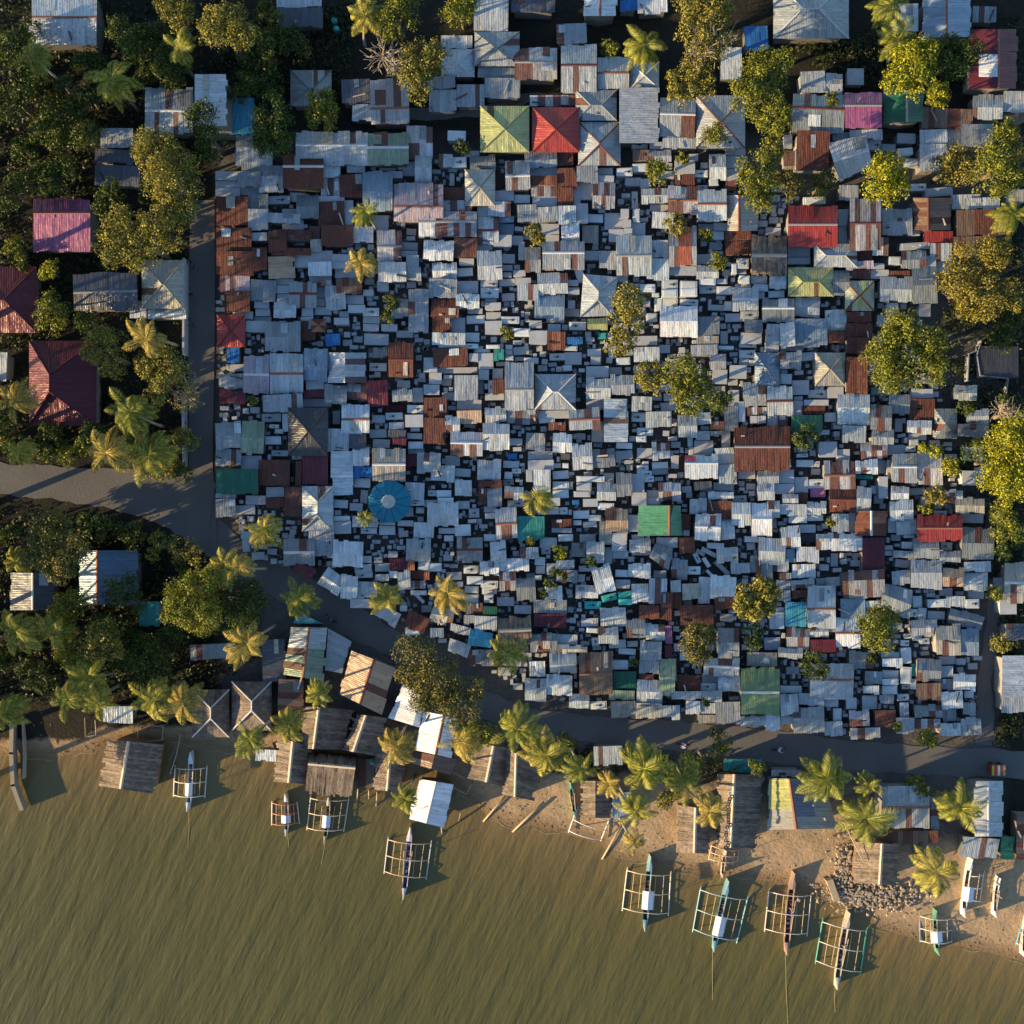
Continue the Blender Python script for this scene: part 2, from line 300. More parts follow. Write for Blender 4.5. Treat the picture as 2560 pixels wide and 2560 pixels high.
# ------------------------------------------------------------------ roofs data
DATA = """@A 540 340 3.715
s l 19 11 52 27
s w 0 33 20 41
s b 0 42 21 49
s w 0 49 22 56
s m 24 27 62 36
s l 21 33 41 47
s w 22 47 43 55
s w 40 37 62 52
g r 62 17 100 49 .35|broad rusty gabled roof, darker along its ridge
g l 74 -4 141 27 .4|long pale corrugated roof, sunlit on its lower slope
g N 140 -3 179 27 .45|faded green gabled roof, at the end of the long pale roof
s w 100 19 115 38
s k 98 38 115 56
t w 122 27 138 34
t w 152 25 167 32
t w 169 24 184 31
t l 161 33 173 39
t l 174 31 185 37
g b 136 33 164 70|tall blue-grey gabled roof, near two small palms
s R 115 36 136 57
s m 95 56 119 63
s R 0 56 30 84|dark rusty roof by the lane, topmost of three in a row
s R 0 85 33 107|reddish rusty roof by the lane, middle of three in a row
s r 0 107 35 129|orange rusty roof by the lane, lowest of three in a row
s m 30 54 48 68
s l 30 68 48 87
t l 48 56 68 63
t w 69 53 83 61
g m 75 55 95 76
t m 62 68 76 73
s l 49 72 78 81
s w 62 78 81 87
s R 95 61 119 84
s r 98 83 127 102
s w 117 60 127 82
s W 127 84 146 99|brilliant white square roof, under a small palm
s l 145 74 160 88
s l 33 90 47 97
s R 34 104 47 125
g r 49 88 65 107
g R 63 87 88 97
s r 52 104 88 111
s k 87 84 96 96
s c 88 96 98 107
g k 150 88 172 117
t l 173 99 187 106
t l 173 107 187 112
g P 165 44 211 80 .6|wide pinkish grey gabled roof, crossed by a thin shadow
g l 185 16 200 43
s l 177 111 188 122
e O 49 112 72 132
s m 73 111 86 122
s m 86 107 108 117
s w 86 117 107 129
s b 108 110 126 118
s l 108 118 126 123
s m 111 121 130 132
g B 112 132 135 147
g w 151 117 176 135
t l 142 123 147 130
s l 150 135 160 144
g l 173 122 190 134
s P 4 130 31 144
s R 10 144 31 163
t l 16 163 34 170
s m 32 134 55 153
s b 55 133 72 138
s m 87 130 107 136
s o 90 136 101 140
t w 102 134 107 141
t w 56 139 68 146
t l 57 147 68 154
g l 68 136 93 159 .45
s b 93 140 102 150
t l 93 151 101 158
g l 102 139 120 161
s l 121 148 137 156
t w 123 157 138 164
t w 137 143 146 148
t w 137 160 151 167
t w 137 168 152 174
t w 137 175 151 181
s w 92 159 107 166
g l 54 154 74 169
t l 80 160 90 167
t w 79 168 90 172
t w 36 154 49 160
t w 37 161 50 167
t l 36 168 51 173
t l 100 168 106 173
t w 110 169 123 175
t l 115 163 123 168
t w 154 175 168 181
t l 156 168 164 172
g m 163 152 178 168
g l 179 142 197 166
s l 179 166 197 182
t w 168 181 183 187
s l 138 184 160 194
h e 1 166 27 196|small dark red hipped roof, beside the lane
s b 28 172 46 182
g m 46 173 78 200
s R 79 172 92 190
p o 88 170 102 182
s u 102 184 115 194
@B 1060 340 3.715
t w 37 14 51 19
g m 43 18 66 31
t w 26 20 39 29
s k 14 17 26 29
t w 24 35 28 46
s r 17 48 41 60
s k 18 60 44 70
p c 38 31 66 65|cream pyramid roof, among rusty sheds
g l 94 15 123 29
s w 99 29 123 37
g l 76 24 98 50
s R 123 16 138 28
s r 100 37 123 46
s k 100 46 123 56
s w 101 56 123 65
s r 124 30 142 48
s r 124 48 138 65
s w 139 47 145 65
s m 142 28 161 43
s l 143 44 157 59
t w 161 30 175 36
s m 161 37 176 44
g k 157 44 177 67
t w 179 30 193 37
t w 187 39 195 46
s w 66 51 83 60
t w 84 55 98 62
s k 60 61 80 74
g k -5 69 49 94 .42|long rust and white striped gable, two toned sheets
s m 50 66 68 74
g l 50 75 69 100
s l 87 64 105 80
s l 106 66 124 80
s w 125 65 141 81
s w 142 63 152 81
t b 70 75 83 80
t b 70 82 83 91
s w 109 82 125 91
s w 113 92 125 99
g w 128 82 144 99
t w 152 73 166 80
s w 168 72 183 87
t w 183 68 190 76
t w 162 68 168 71
t w 184 78 192 85
s w 65 92 81 103
t w 82 93 92 101
g w 0 97 27 115
s R 28 95 49 113
t m 33 114 46 120
t w 31 123 45 130
g w 8 118 30 132
t l 88 99 93 115
s m 50 101 63 106
g l 50 107 72 134
t w 73 110 84 118
t w 73 120 82 125
t l 84 120 89 124
t w 83 125 94 130
t l 74 127 81 131
g m 94 104 108 126
g l 110 98 149 124 .4|long low grey gabled roof, with a dark slot
f c 147 83 162 100
s l 172 87 185 98
t w 186 86 193 92
g l 179 93 211 129
s m 149 107 163 115
s l 163 107 178 123
t w q 139 122 146 120 150 134 143 137
i l q 148 128 180 131 175 167 145 168|grey hipped house roof, left of the round olive tree
t w 180 129 189 135
s m 5 133 30 150
s w 31 135 50 146
g w 30 147 51 160
t w 53 134 68 141
t w 70 133 84 139
t w 53 142 69 150
t l 57 151 67 154
t w 57 155 71 161
t w 85 132 99 138
s l 87 138 106 152
g w 106 127 133 147
t m 133 134 143 139
t l 134 141 144 147
g b 103 148 130 169
t w 114 169 130 173
g R 7 151 32 168
s R 8 168 25 183
s l 25 169 38 183
s w 8 183 38 193
t m 41 160 54 165
t w 40 167 56 174
s w 57 172 72 184
t l 58 164 71 170
t w 72 168 88 174
t w 84 179 98 186
s l 98 181 114 193
s r 115 182 131 199
t w 135 173 150 180
g y 152 169 170 180
t w 150 182 155 187
s u 133 187 147 193
t q 162 183 169 188
t w 39 183 51 191
t l 134 153 140 160
@C 1580 340 3.715
t w 0 5 14 12
t w 17 6 28 12
g l 16 13 36 24
s B 1 13 15 22
t w 1 26 15 33
t w 0 39 8 46
s m 40 23 58 35
t w 53 17 61 23
t w 64 25 70 30
t w 59 32 70 38
g w 72 18 87 40
t w 72 40 80 46
s w 87 19 106 30
s w 87 31 99 42
s o 87 42 97 50
s m 87 12 105 18
s r 40 36 58 47
g k 34 47 61 72
s m 8 40 17 48
g w 9 48 33 62
g w 61 50 88 79 .45|neat white gabled roof, grey upper slope
v c 88 55 117 88 .4
t m 62 82 75 88
t w 76 81 88 88
t w 74 89 85 96
s w 17 64 33 70
s w 19 71 38 85
t w 0 52 5 67
t w 1 68 7 80
s w 0 81 12 92
t w 60 46 70 50
s l 17 97 33 113
s w 14 114 34 133
g l 34 84 60 121|grey gabled roof, with a red sheet down its middle
s w 34 121 60 129
s r 87 88 110 97
s r 87 98 111 110
g T 111 93 144 129|thatched hut roof, ragged and inland among tombs
g e 145 65 191 103 .45|large bright red gabled roof
s l 60 110 77 119
g w 60 120 80 132
t w 93 119 97 128
t w 98 114 108 123
t l 98 124 106 128
t w 100 130 109 137
t w 111 130 125 137
g w 128 129 143 142
t w 96 138 110 141
t w 113 138 126 144
t w 127 144 141 150
t w 117 145 123 151
t w 63 132 77 138
t l 63 139 78 146
t w 79 140 93 147
t l 78 133 88 137
h w 169 100 209 122|small white hipped roof, touching the bright red gable
h y 145 122 187 149|yellow-green hipped roof
s m 145 104 165 112
t w 145 113 165 119
t w 28 134 42 142
t w 28 143 42 150
t w 45 135 60 142
t w 45 142 60 149
t w 28 151 42 158
t w 21 151 28 163
t w 8 138 21 145
t w 19 146 25 149
t w 45 152 61 157
g W 26 158 61 187 .48|bright white gabled shed, right of an olive tree
g l 94 141 117 162
g m 121 151 151 173 .4|slate topped gabled roof, cream lower slope
g l 152 150 174 168
s m 62 168 81 185
s c 60 186 80 200
t l 71 157 85 162
t w 86 154 94 162
t l 101 163 117 170
s l 87 165 104 172
g m 105 171 121 182
s l 101 183 120 193
s w 125 175 137 195
g w 138 173 151 196
s b 152 170 181 195
t l 14 165 23 172
s w 0 186 23 194
@D 540 860 3.715
s u 10 3 22 18|blue tarpaulin lean-to, under the small dark red hip
s l 13 19 28 25
s l 3 28 25 40
t w 10 40 26 42
s x 3 43 27 55
g P 26 11 49 46
g l 50 9 81 46|grey and white striped roof, joined to a pink one
g b 82 4 103 34 .45
s w 84 34 100 42
s x 82 43 103 50
s l 81 51 107 58
v l 104 8 139 36 .45|square pale roof, split by an upright ridge
s l 44 47 80 63
g m 101 38 121 56
g k 122 37 140 52
g m 142 4 159 12
t w 143 18 158 25
g r 160 -2 183 31|streaked rust gable, with a white ridge
g x 141 34 159 57
g l 164 42 182 53
s l 183 41 192 54
p D 67 59 104 104|charcoal pyramid roof
g w 117 57 142 83
t w 43 65 60 72
t w 50 75 58 78
t w 55 79 62 83
t w 46 86 60 93
t w 62 65 67 81
g l 0 73 23 97
g N 24 72 44 102
t w 52 99 67 104
t w 71 103 80 107
s m 0 98 23 113
s w 24 104 42 116
s n 0 116 39 139|dark green flat roof, beside the lane
s R 40 108 68 132
s x 80 104 104 131|plain maroon roof, below the charcoal pyramid
s R 74 109 79 132
s w 104 79 123 99
e w 107 100 127 124
e w 109 124 127 140
g w 127 97 142 113
s d 124 84 139 97
s u 128 114 145 124
t w 129 125 143 133
g c 145 97 176 127|cream gabled roof, with a thin red ridge
t x 157 57 173 63
t w 158 64 173 70
t w 161 73 174 79
t w 178 83 191 88
t w 179 91 192 97
t w 178 57 192 64
s l 176 66 192 77
t l 181 77 189 81
s d 160 80 176 87
s x 164 88 176 94
t l 179 97 193 102
s x 177 103 186 114
s w 187 101 194 120
i l 80 132 109 174|long grey hipped roof, below the maroon one
s l 47 133 63 142
s R 47 143 63 152
s R 64 133 79 160
s w 0 139 18 143
s m 0 144 18 160
s l 28 141 46 149
s w 19 150 36 158
s l 86 174 109 197
t w 110 145 122 152
s l 109 165 125 176
g w 109 183 136 206
s l 127 160 150 170
t w 135 171 149 176
t w 152 169 166 177
t w 169 164 183 169
t l 153 163 166 168
s l 176 129 193 145
t w 181 146 193 150
s w 184 166 202 180
g l 177 181 199 201
t l 175 152 183 160
t w 110 160 124 164
t w 186 152 193 157
@E 1060 860 3.715
t w 14 -2 38 3
s r 9 4 40 21
s w 12 22 49 27
t w 39 0 50 4
t w 47 5 61 8
s l 42 9 50 16
s w 51 9 64 23
s q 65 5 74 15
t w 76 1 82 5
t w 76 6 82 10
t w 76 11 83 15
t w 58 1 70 4
t w 117 9 131 15
t w 130 2 142 6
s w 131 8 146 19
t w 93 13 106 18
t w 129 20 137 25
t w 144 23 149 26
t w 152 5 164 11
t w 179 13 191 19
t l 155 12 164 19
s w 0 13 12 26
s w 5 27 16 37
s l 0 38 14 47
s l 28 29 50 52|smooth white monopitch roof, sun patch on its top
s l 51 24 60 33
s l 64 23 73 32
s R 64 33 74 46
t m 50 34 55 46
t w 60 34 64 46
g l 75 17 102 61 .58|tall grey gable, joined to the large hipped roof
h l 103 28 141 61|large grey hipped roof, mid cemetery
s w 57 46 74 52
t m 17 45 29 52
s R 0 50 21 68
s R 0 69 20 93
s w 31 52 53 61
s O 31 62 53 73
g w 20 67 33 83
g l 57 59 76 73
s m 78 61 105 74
g w 55 74 79 98 .4
g k 25 82 54 104 .45
s l 105 62 134 69
t w 107 69 121 73
s r 116 73 131 80
g l 135 60 163 80
s w 151 21 171 31
g w 151 32 173 50
g l 174 29 195 47
s w 151 51 166 61
e w 167 51 189 91|tall clean blue-white roof, upright rectangle
s w 156 72 166 91
s m 95 83 112 99
s l 97 100 119 107
s m 97 108 120 117
g w 120 83 137 100
g w 138 93 156 116
g m 157 98 177 114
t w 179 92 193 97
t w 79 88 91 94
t u 78 102 86 107
t w 74 109 88 115
t w 82 116 90 120
t w 75 119 82 125
t m 74 126 83 131
g l 0 101 15 118
s m 20 104 33 113
s l 7 113 28 127
t w 29 116 43 123
t l 28 124 33 127
g l 50 108 71 126
s R 51 127 72 133
s R 51 134 58 148
g l 59 133 72 151
g w 29 126 44 141
t w 12 136 25 142
t w 4 136 11 141
t w 13 143 27 148
s l 0 145 12 151
t l 95 117 101 128
s w 102 117 117 137
t w 120 118 134 125
t w 120 128 134 135
t w 120 136 134 143
t l 134 128 138 135
t w 142 123 167 128
t l 142 129 155 136
t l 139 137 154 142
s b 167 120 176 130
g m 179 120 193 141
g w 161 129 178 146
g l 75 132 92 144
t l 78 145 93 151
s w 115 143 126 150
g w 3 147 32 169|white gabled roof, with a dark object lying on it
t w 30 146 42 153
t l 42 153 51 161
t w 120 111 127 115
t w 129 111 134 115
s m 56 151 67 156
t w 57 157 67 162
g k 67 153 86 181
s q 87 160 112 182|turquoise square roof, below a windblown palm
s l 114 152 125 158
t w 126 152 133 158
t u 138 145 144 149
s m 148 144 161 151
t w 162 148 176 154
t w 139 155 153 162
t w 153 159 164 164
t w 139 164 146 168
t w 148 165 160 170
s R 119 163 137 170
s l 119 171 137 175
t w 125 177 138 183
t w 108 180 123 189
g O 169 153 189 175
s c 163 165 174 186
s l 175 176 188 192
t l 145 177 159 184
t w 14 171 29 176
t w 29 168 43 178
t w 19 178 27 183
g m 31 180 54 202
t w 56 177 67 183
g w 62 183 76 207
s w 188 159 201 174
@F 1580 860 3.715
s w 2 3 25 16
s l 26 1 35 8
s l 55 1 79 11
t w 80 2 94 5
t w 100 -1 115 3
t w 100 6 114 13
t l 100 14 108 20
t w 109 15 114 20
s w 124 0 136 7
s w 138 -1 159 6
p b 114 8 137 40|blue-grey pyramid roof, with pale crossing ridges
g m 138 7 157 23
t w 157 8 172 15
h c 170 8 198 39|khaki hipped roof, beside a tall rusty one
g k 73 9 87 23
s l 75 24 88 37
s w 91 20 106 32
t w 106 22 110 26
t l 138 28 148 37
t l 138 24 144 28
s w 149 34 164 47
t w 164 43 181 50
t w 170 39 178 43
s l 182 40 196 50
g l 104 36 124 58
g w 126 40 149 66
s l 150 53 158 66
s k 107 59 125 66
s R 158 58 179 65
s m 160 52 182 57
s k 110 67 124 74
s k 126 67 144 76
g R 95 77 147 118 .45|big dark rust gable, largest rusty roof inland
h n 148 66 177 82|green hipped roof, partly under a dark bush
t w 179 64 189 72
t l 174 80 183 84
s w 174 91 190 105
s w 90 43 99 57
t w 99 54 105 72
s m 86 58 98 80
s l 0 49 18 62
s w 13 63 36 77
t w 0 64 13 72
g l 43 66 60 86
g w 61 65 73 75
s o 73 72 85 80
s c 73 81 84 85
t w 5 78 19 85
t w 4 86 13 91
s l 60 81 72 89
s m 58 90 75 103
t w 52 87 56 95
t w 53 96 57 103
s l q 88 81 94 86 94 96 73 95
s l q 76 97 94 96 97 111 80 111
s l 81 112 97 130
g w 49 103 80 125 .35|white gabled roof, with one red corner sheet
g l 19 92 35 107
t w 19 110 33 116
t m 19 116 33 121
s l 5 97 18 106
t w 5 113 15 118
t w 5 118 18 123
s l 0 121 11 137
t w 11 123 20 128
s w 99 118 114 125
g w 115 107 147 116
g l 117 117 136 129
s m 137 117 150 129
s l 132 130 150 139
s l 151 124 163 138
g l 117 130 132 144
t w 153 102 163 105
t w 153 108 168 114
t w 164 126 178 134
t p 166 134 179 142
g k 25 129 45 145
t l 14 136 25 143
s w 0 138 13 150
t l 14 143 26 149
s w 76 129 94 136
g w 71 137 94 145
s d 58 128 74 136
v G 6 150 46 178 .72|green gabled roof, bright left slope and dark right slope
g l 54 144 69 157
s r 70 146 93 162
t l 94 141 106 147
g w 59 158 82 182
g w 83 162 95 181
g w 93 147 110 169
g W 111 147 130 178|tall white gabled roof, right of a smaller white one
g l 140 139 154 148
s R 155 138 163 148
s w 138 149 162 159
g w 163 147 180 158
t w 163 159 177 164
t w 146 160 162 166
g l 127 145 137 162
g w 139 170 156 189
s w 156 168 170 175
t d 156 176 170 184
t l 130 163 134 171
t w 105 179 122 184
t w 107 185 114 191
g l 118 181 142 204
s R 45 158 54 172
t w 48 173 53 178
s r 44 180 58 194
t w 0 177 16 182
s l 0 183 17 196
s w 23 180 42 189
s m 20 190 37 200
t w 70 185 85 190
g w 79 189 98 202
@G 2040 860 3.715
s r 28 12 48 46|tall crumpled rust roof, left of a large round tree
g w 20 46 50 75 .45|wide white gabled roof, below the crumpled rust one
g m 51 57 70 80
g m 68 47 87 65
s w 89 42 108 50
s R 88 51 110 60
s R 88 61 110 71
g w 85 72 107 83
s l 25 76 46 91
g l 52 80 72 93
s l 86 83 102 89
t l 87 89 95 94
p m 110 60 131 88|small slate pyramid roof, with red-brown ridges
g m 132 74 160 86
g w 140 61 160 73
g k 42 92 66 106
s m 67 94 82 103
t w 83 95 92 100
s m 20 98 31 109
g k 8 109 36 135
g w 37 108 57 121
t q 37 122 52 125
s w q 55 125 63 122 69 142 62 144
t w 51 132 57 139
t l 54 141 62 148
g l 71 102 94 129 .45|taupe gabled roof, joined to a rust streaked one
g k 95 101 117 130
s l 66 108 71 125
g w 70 132 86 145
t l 87 134 101 140
g w 69 146 90 163
g r 13 134 37 155
g l 38 133 51 154
s l 15 158 30 175
s l 31 157 36 175
v r 37 155 66 178 .5|broad rust roof, with an upright ridge
g w 0 176 43 192 .3|long white roof, left of a dark red one
s x 43 180 64 215|dark red flat roof, streaked by sun
s w 67 162 74 175
g l 75 164 93 176
t l 82 177 91 180
g e 94 159 136 183|weathered crimson gabled roof
g l 118 136 136 147
g c 130 143 156 157
s m 135 158 155 166
g m 136 171 165 199
t w 80 184 90 190
t l 110 155 121 160
g l 129 39 149 52
f D 149 2 188 32
s l 137 96 155 108
s l 136 118 148 131
t w 147 115 156 130
@L 2040 500 3.715
s m 21 9 31 24
s l 21 25 30 40
g k 32 0 60 46 .47
g l 62 8 89 32
v B 90 -2 126 28 .4|brown weathered gable, with an upright ridge
s e 100 29 127 39|small brick-red monopitch roof
s B 131 9 180 32
s B 128 34 165 50
s l 139 -2 170 8
t w 87 27 96 33
s w 106 40 126 56|plain pale blue square roof, under the brick-red one
s w 53 35 67 52
t w 68 53 78 60
t l 78 40 105 46
g m 80 48 102 63
s l 103 52 111 64
s m 112 57 123 67
s R 29 46 52 56
s P 28 57 53 64
s R 32 65 50 73
s l 53 59 63 64
s w 51 65 67 73
s r 68 66 87 71
g m 16 65 31 88
h Z 27 75 54 103|patchwork hipped roof, with yellow-green sheets
g l 60 72 89 94
g m 90 62 112 96
s w 66 96 76 108
s m 57 107 68 117
g l 9 103 28 121
s R 29 104 51 114
s R 28 115 52 127
s R 29 128 50 142
s l 0 112 9 134
s R 10 122 27 132
s m 96 97 106 108
@T4 1920 0 3.02
h l 4 -16 61 29 .5|very large pale hipped roof, at the top edge
s w 94 3 113 24
v b 117 -2 153 28
s m 155 5 172 17
v x 152 22 188 67 .62|long dark red roof, with a white patch
s w 60 52 72 64
s l 25 54 43 70
g w 44 56 56 71
g m 19 72 57 100 .35
g p 58 70 86 97 .35|purple stained gabled roof, beside the dark green one
v n 87 66 117 92 .6|dark green gabled roof, with a pale front edge
s B 117 82 154 97
g l 155 72 177 90
s l 178 69 195 84
s B 178 85 195 92
s r 22 99 46 128
s b 49 100 61 106
s w 62 98 86 105
g w q 45 107 74 102 79 125 54 137|tilted white gabled roof, left of a bright yellow-green tree
t w 76 106 85 113
t m 86 109 96 114
t m 98 101 111 108
t w 98 112 109 117
t w 104 120 115 126
s l 115 98 135 108
s l 115 109 135 129
s m 136 98 145 112
s m 146 94 170 110
s k 12 114 24 126
s l 12 102 18 112
t w 27 149 43 154
s l 54 140 68 151
t w 108 139 119 144
t l 119 142 139 148
s l 139 147 160 157
s c 180 143 195 153
@T3 1280 0 3.02
s d 0 -2 32 9
v w 54 -4 79 12
s u 82 -2 94 8
s w 95 -2 117 10
s l 34 18 56 33
g l 37 34 64 70 .42|tall grey-brown gabled roof, above the top alley
g k 2 36 34 60 .45|silver gabled roof, with dark vertical slits
g l 65 43 88 67
p l 89 47 111 67
s k 14 72 48 80
p e 15 81 51 115|red pyramid roof
p y -24 80 13 115|olive green pyramid roof, left of the red one
h l 48 68 79 91
i l 50 92 82 125|grey hipped roof with red ridge, below right of the red pyramid
e w 81 66 111 108|plain white rectangular roof, largest near the top alley
g l 112 75 138 103 .4
s l 114 104 142 112
h l 139 72 176 112|pale hipped roof with brown ridges, half under trees
s w 158 36 173 60
s u 176 20 193 37
t w 91 107 102 112
s w 104 107 117 113
@T2 640 0 3.02
s l 16 -4 49 5
s d 16 6 50 20
h m 26 53 57 80|blue-grey hipped roof, above a round bright bush
s w 73 79 88 91
g k 87 60 115 93 .65
s l 131 68 151 84
s m 130 58 150 67
s l 152 64 172 80
s l 173 59 199 74
s l 165 -4 190 23
p m 165 24 199 50
s m 168 51 199 58
s w 140 27 163 36
p l 140 37 165 58
s d 65 60 86 78
g k 114 96 133 120
t w 145 99 158 106
@TL 0 0 3.02
g w 24 -8 73 34 .5|large white gabled roof, in the top left corner
s b 20 18 25 23
g l 110 67 145 100
e w 147 56 171 95|tall white roofed building, left of a blue one
s v 173 74 192 102|bright blue flat roof, right of the tall white building
s m 178 103 193 125
s l 76 97 100 111
s d 72 113 100 123
s d 72 125 105 140
g p 25 150 68 190 .27|pink gabled roof, alone among dark trees
@M1 0 640 3.02
h x -30 8 28 58|maroon hipped roof, at the left edge
i x 22 64 73 128 .3|large maroon hipped house, inside the road bend
s w -3 73 5 94
h c 107 3 139 40|cream hipped roof, by the lane wall
s w 98 34 110 47
g w 112 40 140 47
g d 56 13 103 41
@M2 0 1280 3.02
v a 60 29 104 70 .3|blue striped roof, in the dark palm grove
v d 8 46 41 74 .5
s m 144 100 176 111
i T 145 134 173 170|thatched hipped hut with white ridges, leftmost of the pair
i T 175 128 205 165|thatched hipped hut with white ridges, rightmost of the pair
s l 78 147 100 159
s q 105 68 120 86
@W 0 0 1
v T q 270 1848 405 1862 385 1985 250 1965 .38|thatched hut standing alone in the water
s l 2505 1700 2560 1780
s m 2500 1500 2540 1535
s d 2515 1560 2560 1600
@H 640 1280 3.715
v N q 33 107 66 107 62 157 25 151 .5|green and grey roofed beach building
e l q 67 108 88 120 80 150 64 147
s v q 37 98 45 96 66 105 34 104
v O q 89 129 130 145 116 188 77 169|tan boarded gabled roof, below the road
g m 26 26 54 49
g x q 40 44 56 54 49 64 34 54
g w q 67 51 83 64 76 78 56 67
g w 79 59 94 80
s l 95 65 112 80
s l 88 81 107 89
t w 92 49 107 56
t w 93 56 108 61
t w 99 41 107 47
s l 66 46 78 51
t w 111 48 124 55
t l 110 42 117 47
s x 124 43 141 54|short crimson roof, curved like a barrel
s o 141 45 147 54
t w 151 45 161 54
s R 142 55 155 63
s o 156 55 161 63
s m 143 64 157 72
t w 124 55 131 61
g w 132 55 143 72
s l 111 58 123 64
t w 144 73 158 77
t w q 142 76 144 74 159 80 156 84
t w 161 48 172 55
s l q 118 87 135 95 129 108 109 95
s R q 142 90 162 100 155 113 138 106
t w 139 107 152 114
g c q 165 87 185 90 182 106 160 102
t w 134 87 140 92
t m 154 87 163 93
s b 162 108 174 116
s l q 181 103 200 108 198 116 180 110
s l q 180 117 200 124 196 136 178 128
@I 1160 1280 3.715
t w 0 50 13 57
t w 3 60 17 67
t w 16 64 31 70
t w 1 69 13 75
t w 17 70 30 76
t w 1 77 13 84
t l 19 77 27 84
g w 15 45 32 58
s l 52 33 69 43
g w 33 43 60 55
g k 33 56 48 72
g m 49 62 66 82 .4
t w 66 42 75 49
t w 67 50 75 57
s w 77 48 86 57
s w 86 45 102 53
s m 86 54 105 65
t w 107 50 122 55
t l 106 58 112 65
t l 72 33 80 39
t w 66 59 72 63
s m 100 29 113 42
g l 114 28 130 47
t l 131 33 137 48
t w 137 36 152 43
g w q 118 53 135 48 141 72 123 76
s l 141 63 154 71
t w 141 54 152 60
g w 153 48 173 61
g l 154 26 173 37
g m q 177 30 194 34 190 54 172 42
s w 75 69 91 81
g w 104 69 124 80
t Q q 127 78 141 75 142 81 129 84|turquoise tomb, middle of the turquoise group
t Q q 143 75 156 73 156 79 144 81
t Q 144 81 156 86
t Q 112 83 127 90|turquoise tomb, lowest left of the turquoise group
g w 156 66 171 84
s l 172 62 188 85
s m 65 82 95 94
s x 65 95 95 107|deep red strip roof, under a grey one
s m 2 85 17 95
s n 18 88 30 96
s l 10 97 30 109
s m 0 96 10 104
g T 32 98 62 122
g v q 6 108 27 112 25 127 3 123|sky blue gabled roof, left of a palm
s m 5 128 28 142
g w 127 89 150 106
g l 125 107 143 122
t w 109 99 124 106
t w 114 108 124 112
g m 151 100 168 117
g w 169 104 186 119
g l 164 120 183 137
t w 119 117 125 124
t w 135 119 150 126
t w 152 120 161 125
t w 144 127 159 132
g R 163 87 181 99
s R 183 75 193 100
s p 187 106 193 123
s x 187 124 193 136
g m 62 113 86 130 .4
s l 87 114 105 123
g c 87 124 114 131
s w 61 139 75 153
g l 57 155 76 175
g l 80 131 104 149 .6
g w 77 151 100 170
s b 98 134 107 141
g B 107 130 138 170 .52|big grey-brown gabled roof, beside a small green roof
s n 139 148 160 165|small deep green roof, above the road
s N 135 166 158 174
t w 138 138 152 146
s l 163 138 181 150
g N 182 137 196 170
s R 163 151 176 157
g w 98 169 116 182
t w 118 176 132 183
s c 137 176 159 190
g w 161 157 184 177
s c 160 178 183 191
s l 184 180 196 190
@J 1680 1360 3.715
t w q 22 7 24 4 31 9 29 12
t w q 18 11 22 9 28 14 25 18
t w q 27 15 30 13 37 18 34 22
t l q 28 2 42 9 41 14 27 6
t w q 38 19 41 16 55 25 52 29
t w q 31 26 33 24 40 29 38 32
g w 42 3 61 17
g l 0 14 14 33
t w 14 21 26 28
s l 55 18 72 27
s l 73 11 79 27
s r 79 14 82 30
s m 83 15 93 33
s w 93 14 108 25
s m 101 27 111 33
s w 112 19 133 31
s w 116 3 136 17
s b 105 5 114 17
s w 25 31 35 54
g w 36 30 59 50
s c 10 37 25 51
s w -1 34 8 44
s r 0 45 9 60
s r 40 50 58 60
s R 8 57 38 74
g l 111 33 132 42
s l 97 34 110 42
s b 97 43 110 53
s m 134 32 142 38
s R 112 43 125 50
g l 126 39 152 78 .55|tall pale gabled roof, right of a teal tarp
s v 105 54 125 76|dull teal flat roof
s w 91 64 104 78
t w 97 59 104 64
t w 143 31 157 39
g k 159 25 197 50 .35
s b 157 51 179 68
s w 180 53 193 58
g W 152 68 175 96 .52|bright white roof, left of a dark round tree
s k 144 70 151 81
g k 107 78 127 97 .45
g w 128 76 145 87
s x 129 89 152 100
g m 43 78 62 105
g l 30 106 62 122
t b 86 87 100 98
g l 99 97 121 106
s c 70 101 97 114
g Y 64 115 100 159 .52|large moss green gabled roof, just above the road
g w 129 112 168 143 .45
g m 165 100 187 116
g w 43 121 63 137
t w 27 129 41 136
s R 5 122 26 136
s d 28 120 42 128
s l 0 137 27 144
g l 28 137 46 147
s w 13 146 26 158
s w 27 148 40 158
s l 41 147 63 166
s c 25 159 40 166
s w 0 150 7 163
s N -6 115 4 128
g l 64 160 86 169
s w 87 159 100 173
t w 101 132 120 138
g l 101 139 117 159
s w 118 139 141 150
t w 142 143 154 151
g l 113 152 141 175 .45
s l 142 165 158 178
t w 150 153 157 164
t w 100 160 112 167
g k 165 155 183 170
s c 166 171 193 181
t w 162 143 171 153
s w 178 132 192 139
t w 177 141 190 153
@K 2040 1340 3.715
g l 91 2 114 21
t w 116 6 126 13
t w 64 9 71 13
t w 64 14 71 18
s l 72 14 90 21
g l 115 15 134 25
s k 135 15 162 22
s w 138 24 162 33
g l 88 22 117 49 .45|wide beige gabled roof, left of a tan one
g O 118 30 137 47
g l 138 34 159 50
g l 71 32 87 45
g m q 63 44 90 50 87 78 60 64
t w 90 56 98 66
t w 88 68 94 75
t w 95 67 102 79
t w 104 59 120 66
t w 104 70 119 77
s l 121 56 138 66
t w 139 59 151 67
g m q 125 67 157 75 153 87 122 80
g l 89 78 112 93
g c 112 83 134 110
g b 135 86 151 111
t w 90 93 98 97
t w 97 95 105 100
t w 79 97 86 102
t w 79 104 88 118
t w 82 91 89 95
t w 61 108 77 113
s w 62 114 80 122
t w 62 125 76 132
t w 62 133 76 138
t w 62 139 75 147
t w 79 122 88 137
